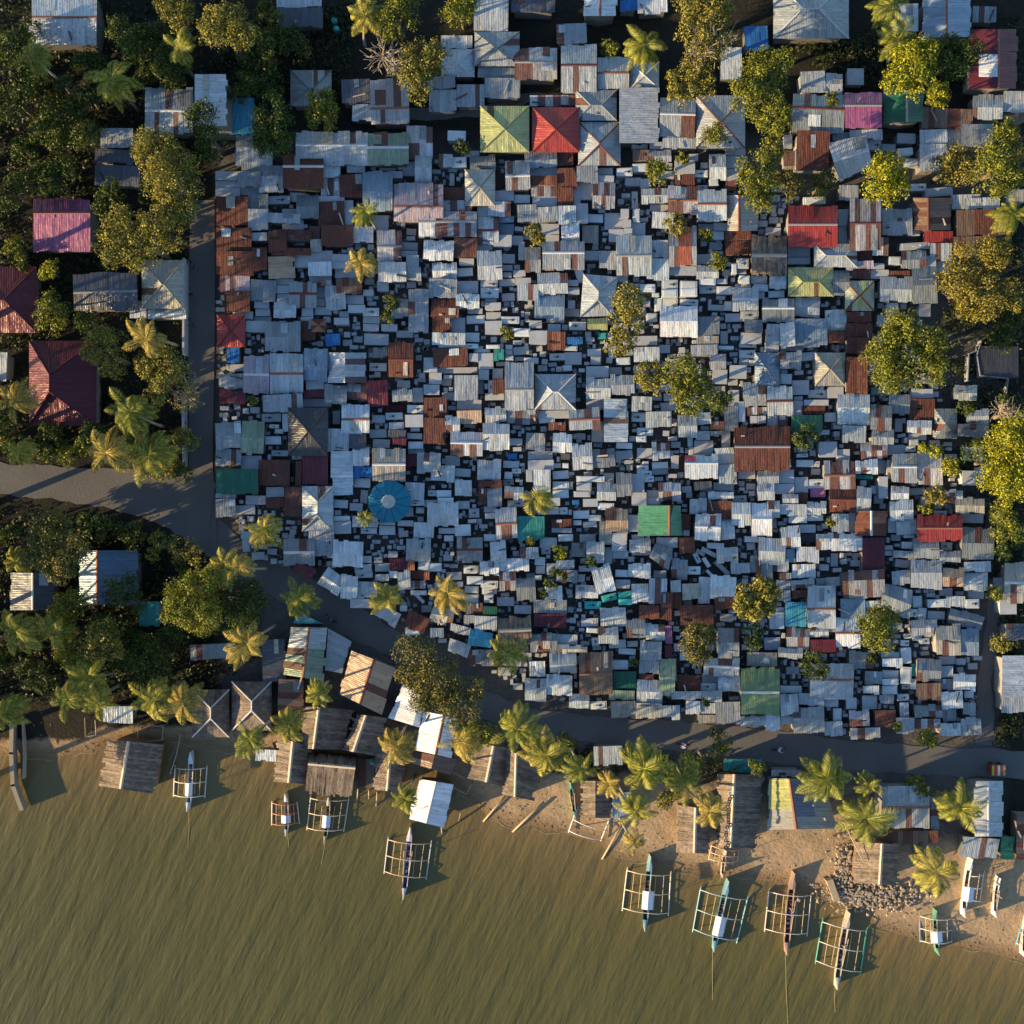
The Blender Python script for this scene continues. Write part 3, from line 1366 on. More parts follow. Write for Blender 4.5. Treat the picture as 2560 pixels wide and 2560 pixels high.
t l 80 138 86 142
t l 88 133 93 142
t q 88 119 94 130
s m 46 126 61 138
g m 94 115 116 135
s B 95 137 116 152
t l 115 112 129 119
s l 116 121 127 132
s m 117 133 127 143
g w 128 128 148 143
t w 138 144 146 150
g w 117 145 136 160
s l 60 148 72 155
t w 76 147 86 153
s w 78 155 86 168
g m 92 157 117 168
s k 92 170 115 178
s m 118 161 130 172
s m 137 155 148 166
g w 116 174 134 186
g l 135 169 153 184
s l 75 169 91 183
s B 55 162 74 178
g c 175 25 198 62|large beige roof, at the right edge
s m 165 39 174 57
e w 173 111 200 150|plain pale roof, at the right edge above the road
@S1 640 1600 3.02
e d 5 0 22 31
e B 17 30 35 54
v T q 36 50 74 53 65 83 34 82 .3
v T q 76 56 99 59 93 88 65 83 .3
v T q 17 74 41 80 39 109 13 107 .45
g T q 40 86 76 89 72 119 37 115 .25|thatched hut behind two moored boats, pale ridge
f B 77 90 89 111
v T q 91 78 113 80 109 115 89 113 .5
v W q 111 34 128 42 123 66 100 59 .8|dazzling white shore roof, topmost of three
v W q 127 54 152 59 147 89 119 83 .6|dazzling white shore roof, middle of three
v B q 118 84 152 90 147 102 117 93
v W q 123 105 149 109 142 142 115 135 .5|dazzling white roof over the water, lowest of three
v T q 166 78 193 82 190 111 158 104 .5
s w 0 83 15 91
@S2 1280 1800 3.02
v T q -8 20 20 34 16 61 -7 56 .4
v T 53 46 75 74 .45
s b 76 55 89 74
v T q 125 64 150 68 149 101 124 100 .55
v T q 156 41 190 41 184 97 155 96 .35|longest thatched roof, weighted with tyres along its ridge
s q 160 30 188 39
s l 62 20 83 34
@S3 1920 1800 3.02
v c q 1 44 39 45 54 82 0 83 .4|yellow and grey roofed house, on the sand
s l 3 38 25 43
g l 86 50 122 82 .5|fawn corrugated house roof, between two palms
e m 123 58 128 82
s B 91 84 128 93
v T q 67 92 99 94 98 125 64 123 .6|thatched hut, beside the heap of pale rocks
v w 156 46 177 88 .5|narrow white gabled roof, at the right end of the beach
s l q 148 88 175 90 172 105 145 103
e n 176 88 185 105
e B 188 70 200 105"""
COL = {  # linear colour, rust share
 'W': ((.80, .80, .80), 0), 'w': ((.56, .61, .62), .02), 'l': ((.40, .44, .455), .06), 'm': ((.245, .275, .29), .12), 'd': ((.10, .11, .13), .0), 'D': ((.055, .058, .065), 0),
 'b': ((.23, .31, .39), .0), 'c': ((.44, .41, .34), .03), 'k': ((.46, .46, .48), .42), 'r': ((.32, .13, .07), .85), 'R': ((.13, .065, .05), .9), 'B': ((.20, .13, .09), .35),
 'P': ((.40, .33, .37), .10), 'p': ((.36, .13, .24), .0), 'e': ((.34, .05, .045), .0), 'x': ((.12, .022, .034), .0), 'o': ((.36, .14, .07), .3), 'O': ((.50, .34, .22), .12),
 'y': ((.36, .38, .17), .02), 'Y': ((.17, .25, .12), .0), 'N': ((.23, .30, .21), .05), 'n': ((.02, .12, .075), .0), 'q': ((.04, .28, .25), .0), 'Q': ((.06, .48, .45), 0), 'G': ((.065, .23, .13), 0), 'a': ((.13, .20, .27), 0),
 'u': ((.03, .16, .42), .0), 'v': ((.06, .30, .42), .0), 'Z': ((.42, .43, .30), .05), 'T': ((1, .95, .9), 0)}
CNAME = {'W': 'bright white', 'w': 'whitish', 'l': 'light grey', 'm': 'grey', 'd': 'dark', 'D': 'charcoal', 'b': 'blue-grey', 'c': 'cream', 'k': 'rust-striped', 'r': 'rusty', 'R': 'dark rusty',
 'B': 'brown', 'P': 'pinkish', 'p': 'pink', 'e': 'red', 'x': 'maroon', 'o': 'orange-rust', 'O': 'tan', 'y': 'yellow-green', 'Y': 'moss green', 'N': 'pale green', 'n': 'green', 'q': 'teal', 'Q': 'turquoise', 'G': 'green', 'a': 'slate blue',
 'u': 'blue', 'v': 'sky blue', 'Z': 'patchwork', 'T': 'thatched'}
things = []     # (object, px, py, size, descriptor, landmark label or None)
occ = np.zeros((640, 640), bool)   # 4 px cells
def mark(qd, grow=0):
    xs = [p[0] for p in qd]; ys = [p[1] for p in qd]
    occ[max(0, int((min(ys) - grow) / 4)):max(0, int((max(ys) + grow) / 4) + 1), max(0, int((min(xs) - grow) / 4)):max(0, int((max(xs) + grow) / 4) + 1)] = True

def roof(kind, col, qd, r, label):
    """qd: four photo-pixel corners TL, TR, BR, BL of the eaves"""
    W = math.dist(qd[0], qd[1]) / 20; L = math.dist(qd[0], qd[3]) / 20
    area = W * L; cx = sum(p[0] for p in qd) / 4; cy = sum(p[1] for p in qd) / 4
    small = min(1, area / 30)
    eave = GZ + 1.7 + .9 * small + rnd.uniform(-.25, .45)
    if col == 'T': eave = GZ + 2.0
    if kind == 'f': eave = GZ + .9
    if label and 'tall white roofed' in label: eave = GZ + 6
    span = L if kind in 'ghs' else W
    rise = {'g': .19, 'v': .19, 'h': .23, 'i': .23, 'p': .24, 's': .07, 'n': .07, 'e': .07, 'w': .07, 'f': .005}[kind]
    if col == 'T': rise = .34
    rise *= (min(W, L) if kind in 'hip' else (L if kind in 'gsn' else W)) * rnd.uniform(.85, 1.2)
    ek = eave
    def hf(s, t):
        if kind == 'g': return rise * (t / r if t < r else (1 - t) / (1 - r))
        if kind == 'v': return rise * (s / r if s < r else (1 - s) / (1 - r))
        if kind in 'sf': return rise * (1 - t)
        if kind == 'n': return rise * t
        if kind == 'e': return rise * (1 - s)
        if kind == 'w': return rise * s
        if kind == 'h':
            a = min(.48, .5 * L / W); return rise * min(min(s, 1 - s) / a, min(t / r, (1 - t) / (1 - r)))
        if kind == 'i':
            a = min(.48, .5 * W / L); return rise * min(min(t, 1 - t) / a, min(s / r, (1 - s) / (1 - r)))
        return rise * min(s, 1 - s, t, 1 - t) * 2
    def pt(s, t, dz=0.0):
        x = lerp(lerp(qd[0][0], qd[1][0], s), lerp(qd[3][0], qd[2][0], s), t)
        y = lerp(lerp(qd[0][1], qd[1][1], s), lerp(qd[3][1], qd[2][1], s), t)
        sc_, tc_ = min(max(s, 0), 1), min(max(t, 0), 1)
        return P(x, y, ek + hf(sc_, tc_) + dz)
    base = P(cx, cy, GZ); base.z = GZ
    hut = col == 'T'; big = area > 26
    big = area > 20; nm = 'thatched_hut' if hut else ('house' if big else ('shack' if kind in 'gvhip' else ('lean_to' if area > 8.5 else 'shelter')))
    root = empty(nm, base); off = -base
    V = []; F = []; UV = []; S = []
    def quad(a, b, c, d, u0, v0, u1, v1, sh):
        i = len(V); V.extend([a, b, c, d]); F.append([i, i + 1, i + 2, i + 3]); UV.append([(u0, v0), (u1, v0), (u1, v1), (u0, v1)]); S.append(sh)
    def slope(pa, pb, pc, pd, wid, leng, jag):
        """strips between ridge side pa-pb and eave side pd-pc, given in (s, t)"""
        sw = .30 if hut else rnd.choice((.62, .75, .9))
        n = max(1, int(round(wid / sw))); dec = rnd.random()
        for k in range(n):
            f0, f1 = k / n, (k + 1) / n; j = rnd.uniform(-jag, jag) / max(leng, .5); z = rnd.uniform(0, .02 if not hut else .06)
            A = (lerp(pa[0], pb[0], f0), lerp(pa[1], pb[1], f0)); B = (lerp(pa[0], pb[0], f1), lerp(pa[1], pb[1], f1))
            D = (lerp(pd[0], pc[0], f0), lerp(pd[1], pc[1], f0)); E = (lerp(pd[0], pc[0], f1), lerp(pd[1], pc[1], f1))
            D = (lerp(A[0], D[0], 1 + j), lerp(A[1], D[1], 1 + j)); E = (lerp(B[0], E[0], 1 + j), lerp(B[1], E[1], 1 + j))
            quad(pt(*A, z) + off, pt(*B, z) + off, pt(*E, z - .06) + off, pt(*D, z - .06) + off, wid * f0, 0, wid * f1, leng, rnd.random())
    jag = .24 if hut else .15
    if kind == 'g':
        slope((0, r), (1, r), (1, 0), (0, 0), W, L * r, jag); slope((0, r), (1, r), (1, 1), (0, 1), W, L * (1 - r), jag)
    elif kind == 'v':
        slope((r, 0), (r, 1), (0, 1), (0, 0), L, W * r, jag); slope((r, 0), (r, 1), (1, 1), (1, 0), L, W * (1 - r), jag)
    elif kind in 'sf': slope((0, 0), (1, 0), (1, 1), (0, 1), W, L, jag)
    elif kind == 'n': slope((0, 1), (1, 1), (1, 0), (0, 0), W, L, jag)
    elif kind == 'e': slope((0, 0), (0, 1), (1, 1), (1, 0), L, W, jag)
    elif kind == 'w': slope((1, 0), (1, 1), (0, 1), (0, 0), L, W, jag)
    else:
        if kind == 'h': a = min(.48, .5 * L / W); r0, r1 = (a, r), (1 - a, r)
        elif kind == 'i': a = min(.48, .5 * W / L); r0, r1 = (r, a), (r, 1 - a)
        else: r0 = r1 = (.5, .5)
        def face(ridge, e0, e1, wid, leng):
            # hip faces cut into sheets by lines across the slope
            n = max(2, int(wid / .8)); ax_ = 0 if abs(e0[1] - e1[1]) < 1e-6 else 1
            fs = sorted(set([round(k / n, 4) for k in range(n + 1)] + [round(ridge[0][ax_], 4), round(ridge[-1][ax_], 4)]))
            for f0, f1 in zip(fs[:-1], fs[1:]):
                E0 = (lerp(e0[0], e1[0], f0), lerp(e0[1], e1[1], f0)); E1 = (lerp(e0[0], e1[0], f1), lerp(e0[1], e1[1], f1))
                def top(E):
                    # walk straight up the slope until another face takes over
                    if abs(e0[1] - e1[1]) < 1e-6:
                        s = E[0]; a_ = ridge[0][0] if s < ridge[0][0] else (1 - ridge[-1][0]); m_ = r if kind != 'p' else .5
                        k_ = min(1, s / max(ridge[0][0], 1e-6), (1 - s) / max(1 - ridge[-1][0], 1e-6)); ty = ridge[0][1]
                        return (s, lerp(e0[1], ty, k_))
                    t = E[1]; k_ = min(1, t / max(ridge[0][1], 1e-6), (1 - t) / max(1 - ridge[-1][1], 1e-6)); return (lerp(e0[0], ridge[0][0], k_), t)
                T0, T1 = top(E0), top(E1); z = 0.0
                quad(pt(*T0, z) + off, pt(*T1, z) + off, pt(*E1, z) + off, pt(*E0, z) + off, wid * f0, 0, wid * f1, leng, rnd.random())
        rr = [r0, r1]
        face(rr, (0, 0), (1, 0), W, L / 2); face(rr, (0, 1), (1, 1), W, L / 2)
        face([r0, r1], (0, 0), (0, 1), L, W / 2); face([(r1[0], r0[1]), (r1[0], r1[1])], (1, 0), (1, 1), L, W / 2)
    c, ru = COL[col]
    ro = mesh_obj('roof', V, F, THATCH if hut else METAL, root, UV, S)
    j = rnd.uniform(.72, 1.14) if col in 'wlmbcdk' else rnd.uniform(.9, 1.1); ro.color = (c[0] * j, c[1] * j * rnd.uniform(.98, 1.02), c[2] * j, ru * rnd.uniform(.7, 1.2))
    # walls: a ring below the sheets
    a = .07 if area > 8 else .10; m_ = r if kind in 'gvhi' else .5
    ring = [(a, a), (m_ if kind in 'v' else .5, a), (1 - a, a), (1 - a, m_ if kind == 'g' else .5), (1 - a, 1 - a), (m_ if kind == 'v' else .5, 1 - a), (a, 1 - a), (a, m_ if kind == 'g' else .5)]
    v2 = []; f2 = []
    for s, t in ring:
        p = pt(s, t, -.10); v2.append(p + off); v2.append(Vector((p.x, p.y, GZ - (1.6 if hut else .1))) + off)
    for i in range(8): k = (i + 1) % 8; f2.append([2 * i, 2 * k, 2 * k + 1, 2 * i + 1])
    wo = mesh_obj('wall', v2, f2, WOOD if hut or rnd.random() < .4 else CONC, root)
    g_ = rnd.uniform(.10, .32); wo.color = (g_, g_ * .93, g_ * .82, 1) if not hut else (.20, .13, .08, 1)
    # ridge cap
    if kind in 'gv' and (area > 9) and (big or rnd.random() < .6):
        cc = rnd.choice([(.16, .05, .04), (.6, .62, .64), (.6, .62, .64), (.28, .12, .08), (.3, .3, .3)])
        if hut: cc = (.5, .42, .34)
        wd = (.16 if not hut else .22) / (L if kind == 'g' else W)
        def q3(u, side, dz): return (pt(u, r + side, dz) if kind == 'g' else pt(r + side, u, dz)) + off
        v3 = []; f3 = []; n = 4
        for k in range(n + 1):
            u = k / n; v3 += [q3(u, -wd, .05), q3(u, 0, .075), q3(u, wd, .05)]
        for k in range(n):
            for e in (0, 1): f3.append([3 * k + e, 3 * k + e + 1, 3 * k + e + 4, 3 * k + e + 3])
        mesh_obj('ridge_cap', v3, f3, PLAIN, root).color = (*cc, 1)
    if kind in 'hip' and area > 12:
        b_ = MB(); rp = [pt(*r0, .05) + off, pt(*r1, .05) + off]
        for e, k in (((0, 0), 0), ((0, 1), 0 if kind == 'h' else 1), ((1, 1), 1), ((1, 0), 1 if kind == 'h' else 0)):
            b_.tube([pt(*e, .04) + off, rp[k]], .09, 4)
        if kind != 'p': b_.tube(rp, .09, 4)
        cc = (.62, .60, .58) if hut else ((.5, .52, .54) if col in 'lm' and rnd.random() < .5 else tuple(x * .6 for x in c))
        if label and ('red ridge' in label or 'brown ridges' in label or 'yellow-green sheets' in label): cc = (.15, .05, .035)
        b_.build('hip_ridge', PLAIN, root).color = (*cc, 1)
    # loose sheets laid over the roof
    npat = 0 if hut or kind in 'hipf' else (1 if rnd.random() < (.7 if area > 20 else .3) else 0)
    if label and ('square roof' in label or 'plain' in label or 'flat' in label or 'dazzling' in label): npat = 0
    special = []
    if label and 'red corner' in label: special = [(.0, .04, .33, .3, (.5, .09, .12))]
    if label and 'red sheet down' in label: special = [(.36, .03, .8, .97, (.34, .10, .055))]
    if label and 'white patch' in label: special = [(.2, .42, .6, .8, (.62, .66, .7))]
    if label and 'yellow and grey' in label: special = [(.0, .02, .38, .6, (.38, .38, .13)), (.4, .03, .72, .75, (.16, .17, .20))]
    if label and 'green and grey' in label: special = [(.0, .02, 1, .42, (.42, .46, .46))]
    if label and 'two toned' in label: special = [(.0, .03, .3, .4, (.7, .7, .68)), (.0, .45, .28, .97, (.7, .7, .68))]
    if label and 'purple stained' in label: special = [(.02, .37, .98, .98, (.30, .09, .20))]
    if label and 'yellow-green sheets' in label: special = [(.45, .55, .58, .95, (.42, .5, .12)), (.58, .05, .72, .4, (.36, .48, .12))]
    if special: npat = 0
    for _ in range(npat):
        s0 = rnd.uniform(0, .75); t0 = rnd.choice([0, .05, rnd.uniform(0, .6)]); s1 = min(1, s0 + rnd.uniform(.12, .3)); t1 = min(1, t0 + rnd.uniform(.3, .45))
        cc = rnd.choice([COL['w'][0], COL['w'][0], COL['l'][0], COL['l'][0], COL['m'][0], COL['m'][0], COL['R'][0], COL['c'][0]] if col not in 'eynqxGYNvupQO' else [tuple(x * .9 for x in c)] * 2)
        special.append((s0, t0, s1, t1, cc))
    for s0, t0, s1, t1, cc in special:
        v3 = []; f3 = []; uv3 = []; n = max(1, int((s1 - s0) * W / .4)); m2 = 4
        if kind in 'gh' and t0 < r < t1: ts = [t0, (t0 + r) / 2, r, (r + t1) / 2, t1]
        else: ts = [lerp(t0, t1, k / 4) for k in range(5)]
        ss = [lerp(s0, s1, k / 4) for k in range(5)]
        if kind == 'v' and s0 < r < s1: ss = [s0, (s0 + r) / 2, r, (r + s1) / 2, s1]
        for t in ts:
            for s in ss: v3.append(pt(s, t, .045) + off)
        for k in range(4):
            for e in range(4):
                f3.append([k * 5 + e, k * 5 + e + 1, k * 5 + e + 6, k * 5 + e + 5])
                uu = [(ss[e] * W, ts[k] * L), (ss[e + 1] * W, ts[k] * L), (ss[e + 1] * W, ts[k + 1] * L), (ss[e] * W, ts[k + 1] * L)]
                uv3.append(uu if kind in 'gshnf' else [(b_, a_) for a_, b_ in uu])
        po = mesh_obj('patch_sheet', v3, f3, METAL, root, uv3, [rnd.random()] * 16)
        po.color = (*cc, .0)
    if area > 5 and kind not in 'f' and not hut and rnd.random() < .5 and not (label and ('square' in label or 'flat' in label or 'plain' in label)):
        b_ = MB()
        for _ in range(1):
            p = pt(rnd.uniform(.08, .92), rnd.uniform(.1, .9), .10) + off; ln_ = rnd.choice((.4, .9, 1.6)); b_.box(p, (min(ln_, W * .5), rnd.uniform(.1, .2), .09), rnd.uniform(-.5, .5) + rnd.choice((0, 1.57)))
        g_ = rnd.choice((.05, .1, .3, .6)); b_.build('roof_batten', WOOD, root).color = (g_, g_ * .9, g_ * .8, 1)
    mark(qd)
    form = {'g': 'gabled', 'v': 'gabled', 'h': 'hipped', 'i': 'hipped', 'p': 'pyramid'}.get(kind, 'low sloped')
    sz = 'tiny' if area < 6 else ('small' if area < 12 else ('medium' if area < 26 else 'large'))
    things.append([root, cx, cy, area, f"{sz} {CNAME[col]} {form if not hut else 'hut'} roof" , label, nm.replace('_', ' ').replace('thatched ', '')])
    return root

# unit tomb meshes, shared by every copy
def unit_meshes():
    out = {}
    b = MB().box((0, 0, .5), (.94, .9, 1.0)); out['body'] = b
    b = MB().box((0, 0, 0), (1, 1, .1)); b.box((0, 0, .055), (.86, .8, .05), top=.94); out['slab'] = b
    b = MB().box((0, 0, 0), (1, .16, .06)); b.box((.16, .24, .0), (.15, .32, .055)); b.box((.16, -.24, .0), (.15, .32, .055)); out['cross'] = b
    ms = {}
    for k, b in out.items():
        me = bpy.data.meshes.new('tomb_' + k); me.from_pydata(b.v, [], b.f); ms[k] = me; me.materials.append(CONC)
    return ms
UM = unit_meshes(); ntomb = 0
def tomb(col, qd, label=None, group='concrete tombs packed between the shacks'):
    global ntomb
    cx = sum(p[0] for p in qd) / 4; cy = sum(p[1] for p in qd) / 4
    W = math.dist(qd[0], qd[1]) / 20; L = math.dist(qd[0], qd[3]) / 20
    rz = -math.atan2(qd[1][1] - qd[0][1], qd[1][0] - qd[0][0]) + rnd.uniform(-.03, .03)
    if L > W: W, L = L, W; rz += math.pi / 2
    h = rnd.uniform(.6, 1.7)
    p = P(cx, cy, GZ + h); root = empty('tomb', (p.x, p.y, GZ - .05), rz); k = (H - GZ - h) / H
    c, _ = COL[col]; j = rnd.uniform(.85, 1.2); W *= k; L *= k
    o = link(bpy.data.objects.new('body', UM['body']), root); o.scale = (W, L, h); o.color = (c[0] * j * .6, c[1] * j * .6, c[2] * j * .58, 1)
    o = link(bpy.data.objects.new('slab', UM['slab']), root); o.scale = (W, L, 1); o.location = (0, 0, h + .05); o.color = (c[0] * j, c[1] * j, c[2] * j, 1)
    cr = rnd.random() < .35
    if cr:
        o = link(bpy.data.objects.new('cross', UM['cross']), root); o.scale = (W * .4, L * .42, 1); o.location = (rnd.uniform(-.2, .2) * W, 0, h + .16)
        d = rnd.choice((.03, .05, .75)); o.color = (d, d, d * 1.1, 1)
    mark(qd); ntomb += 1
    big = 'wide' if W * L > 3.4 else 'narrow'
    things.append([root, cx, cy, W * L, f"{big} {CNAME[col]} tomb" + (' with a cross' if cr else ''), label, 'tomb'])
    root['group'] = group
    return root

def px_area(p): return math.dist(p[0], p[1]) * math.dist(p[0], p[3]) / 400
tomb_left = 55
small_left, CUT, small_roofs = 150, 4.6, []
for ln in DATA.strip().splitlines():
    if ln[0] == '@':
        _, ox, oy, s_ = ln.split(); ox, oy, s_ = float(ox), float(oy), float(s_); u = 10 if s_ > 2 else 1; continue
    d, _, lab = ln.partition('|'); tk = d.split(); kind, col = tk[0], tk[1]; r = .5
    if tk[2] == 'q':
        q_ = [float(x) for x in tk[3:11]]; rest = tk[11:]
    elif 'q' in tk[2:]: raise ValueError(ln)
    else:
        x0, y0, x1, y1 = [float(x) for x in tk[2:6]]; q_ = [x0, y0, x1, y0, x1, y1, x0, y1]; rest = tk[6:]
    if rest: r = float(rest[0])
    pts = [(ox + q_[i] * u / s_, oy + q_[i + 1] * u / s_) for i in (0, 2, 4, 6)]
    if len(tk) < 8 and kind in 'gsnewt' and not lab:       # small skew: nothing here is square
        a_ = rnd.uniform(-.05, .05); mx = sum(p[0] for p in pts) / 4; my = sum(p[1] for p in pts) / 4
        pts = [(mx + (x - mx) * 1.02 - (y - my) * a_ + math.copysign(.6, x - mx), my + (y - my) * 1.02 + (x - mx) * a_ + math.copysign(.4, y - my)) for x, y in pts]
    if kind == 't':
        if not lab and tomb_left > 0 and px_area(pts) < 1.9 and col in 'wlm': tomb_left -= 1; small_roofs.append(pts); mark(pts)
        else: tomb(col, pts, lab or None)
    elif small_left > 0 and not lab and kind in 'sen' and col in 'wlmb' and px_area(pts) < CUT:
        small_left -= 1; small_roofs.append(pts); mark(pts)
    else: roof(kind, col, pts, r, lab or None)

# round turquoise roof: twelve panels and a raised dome
def round_roof():
    c = P(972, 1254, GZ + 3.2); root = empty('round_pavilion', (c.x, c.y, GZ)); n = 12; Rr = 2.65; e = 2.5
    def ring(r, z, k=n): return [Vector((r * math.cos(2 * math.pi * i / k + .26), r * math.sin(2 * math.pi * i / k + .26), z)) for i in range(k)]
    v = ring(Rr, e) + ring(.72, e + 1.1); f = [[i, (i + 1) % n, n + (i + 1) % n, n + i] for i in range(n)]
    mesh_obj('roof', v, f, PLAIN, root).color = (.02, .20, .30, 1)
    rb = MB()
    for i in range(n): rb.tube([v[i] + Vector((0, 0, .04)), v[n + i] + Vector((0, 0, .04))], .045, 4)
    rb.build('roof_rib', PLAIN, root).color = (.02, .13, .22, 1)
    v = ring(.85, e + 1.02) + ring(.8, e + 1.35) + ring(.5, e + 1.75) + [Vector((0, 0, e + 1.9))]
    f = [[i, (i + 1) % n, n + (i + 1) % n, n + i] for i in range(n)] + [[n + i, n + (i + 1) % n, 2 * n + (i + 1) % n, 2 * n + i] for i in range(n)] + [[2 * n + i, 2 * n + (i + 1) % n, 3 * n] for i in range(n)]
    mesh_obj('dome', v, f, PLAIN, root).color = (.45, .46, .44, 1)
    v = ring(Rr - .35, e - .02) + ring(Rr - .35, 0); f = [[i, n + i, n + (i + 1) % n, (i + 1) % n] for i in range(n)]
    mesh_obj('wall', v, f, CONC, root).color = (.3, .32, .32, 1)
    mark([(920, 1200), (1026, 1308), (920, 1308), (1026, 1200)])
    things.append([root, 972, 1254, 30, 'round roof', 'round turquoise roof, with a pale dome on top', 'pavilion'])
round_roof()

# ------------------------------------------------------------------ fill the gaps with more tombs
def inpoly(x, y, poly):
    c = False; n = len(poly)
    for i in range(n):
        x0, y0 = poly[i]; x1, y1 = poly[i - 1]
        if (y0 > y) != (y1 > y) and x < (x1 - x0) * (y - y0) / (y1 - y0) + x0: c = not c
    return c
CEM = [(545, 430), (900, 400), (1300, 400), (1880, 420), (2090, 560), (2290, 760), (2350, 1000), (2450, 1500), (2440, 1800), (2100, 1830), (1700, 1780), (1330, 1740), (1100, 1600), (840, 1470), (620, 1380), (545, 1180)]
fill = []
for _ in range(60000):
    x = rnd.uniform(545, 2450); y = rnd.uniform(400, 1830)
    if not inpoly(x, y, CEM): continue
    wpx, hpx = rnd.choice(((40, 19), (36, 18), (30, 17), (22, 14), (17, 30), (14, 12), (20, 9), (12, 7), (7, 12), (9, 8)))
    i0, i1, j0, j1 = int((y - hpx / 2) / 4 + .25), int((y + hpx / 2) / 4 - .25) + 1, int((x - wpx / 2) / 4 + .25), int((x + wpx / 2) / 4 - .25) + 1
    if occ[i0:i1, j0:j1].any(): continue
    occ[i0:i1, j0:j1] = True; fill.append((wpx * hpx, x, y, wpx, hpx))
ex_v = MB()
for q_ in small_roofs:
    x, y = sum(p[0] for p in q_) / 4, sum(p[1] for p in q_) / 4; h = rnd.uniform(.8, 1.9); p = P(x, y, GZ + h); a, b_ = math.dist(q_[0], q_[1]) / 20 * .98, math.dist(q_[0], q_[3]) / 20 * .98
    ex_v.box((p.x, p.y, GZ + h / 2 - .06), (a * .88, b_ * .86, h)); ex_v.box((p.x, p.y, GZ + h + .02), (a, b_, .07), rnd.uniform(-.03, .03))
fill.sort(reverse=True); print('tombs', ntomb, 'fill', len(fill))
def rect(x, y, wp, hp): return [(x - wp / 2, y - hp / 2), (x + wp / 2, y - hp / 2), (x + wp / 2, y + hp / 2), (x - wp / 2, y + hp / 2)]
for k, (_, x, y, wp, hp) in enumerate(fill):
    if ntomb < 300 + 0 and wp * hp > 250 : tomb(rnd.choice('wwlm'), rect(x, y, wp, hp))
    else:
        h = rnd.uniform(.3, 1.2); p = P(x, y, GZ + h); ex_v.box((p.x, p.y, GZ + h / 2 - .05), (wp / 20, hp / 20, h), rnd.uniform(-.1, .1)); ex_v.box((p.x, p.y, GZ + h), (wp / 20 * 1.05, hp / 20 * 1.08, .09), rnd.uniform(-.1, .1))
eo = tag(ex_v.build('smaller_tombs', CONC), 'low grey concrete tombs crowding the dark gaps between the shacks', 'tombs', kind='stuff'); eo.color = (.42, .44, .46, 1)
# rubbish and broken slabs on the alleys
rb = MB()
for _ in range(7000):
    x = rnd.uniform(545, 2500); y = rnd.uniform(380, 1840)
    if not inpoly(x, y, CEM): continue
    p = P(x, y, GZ + .1); s_ = rnd.uniform(.12, .6); rb.box((p.x, p.y, GZ + .08), (s_, s_ * rnd.uniform(.3, 1), .2), rnd.uniform(0, 3))
o = tag(rb.build('rubbish', CONC), 'scattered broken slabs and rubbish on the dark alleys', 'rubbish', kind='stuff'); o.color = (.34, .34, .35, 1)
# ------------------------------------------------------------------ foliage
def leaf_mesh(name, centers, normals, size, parent=None, aspect=.5, seed=0):
    """one diamond-shaped leaf per centre"""
    n = len(centers); r = np.random.RandomState(seed)
    nn = normals + r.normal(0, .55, (n, 3)); nn /= np.linalg.norm(nn, axis=1, keepdims=True) + 1e-9
    a = np.cross(nn, r.normal(0, 1, (n, 3))); a /= np.linalg.norm(a, axis=1, keepdims=True) + 1e-9; b = np.cross(nn, a)
    s = (size * r.uniform(.6, 1.35, n))[:, None]
    fold = nn * s * .18
    v = np.stack([centers - a * s * .5, centers - b * s * aspect * .5 + fold, centers + a * s * .5, centers + b * s * aspect * .5 + fold], 1).reshape(-1, 3)
    me = bpy.data.meshes.new(name); me.vertices.add(4 * n); me.vertices.foreach_set('co', v.astype(np.float32).ravel())
    me.loops.add(4 * n); me.loops.foreach_set('vertex_index', np.arange(4 * n, dtype=np.int32))
    me.polygons.add(n); me.polygons.foreach_set('loop_start', np.arange(0, 4 * n, 4, dtype=np.int32))
    me.update(calc_edges=True); me.materials.append(LEAF)
    return link(bpy.data.objects.new(name, me), parent)
def crown_points(lobes, dens, seed):
    """leaf positions on the outer shells of many small clumps spread over every lobe"""
    r = np.random.RandomState(seed); cs = []; ns = []
    for (x, y, z, R) in lobes:
        k = int(14 + R * 9)
        d = r.normal(0, 1, (k, 3)); d[:, 2] = np.abs(d[:, 2]) * 1.0 - .15; d /= np.linalg.norm(d, axis=1, keepdims=True)
        rad = R * r.uniform(.45, .9, k)[:, None] * np.array([1, 1, .8])
        cc = np.array([x, y, z]) + d * rad; sr = R * r.uniform(.18, .36, k)
        for c, q in zip(cc, sr):
            m_ = int(dens * q * q * 14) + 8
            e = r.normal(0, 1, (m_, 3)); e[:, 2] = np.where(e[:, 2] < -.4, -e[:, 2], e[:, 2]); e /= np.linalg.norm(e, axis=1, keepdims=True)
            cs.append(c + e * q * r.uniform(.55, 1.12, m_)[:, None]); ns.append(e + d[0] * 0)
    return np.concatenate(cs), np.concatenate(ns)
TC = {'a': (.24, .225, .050), 'b': (.07, .105, .02), 'c': (.30, .31, .022), 'd': (.23, .20, .038), 'g': (.18, .20, .026), 'o': (.15, .145, .040)}
tseed = 100
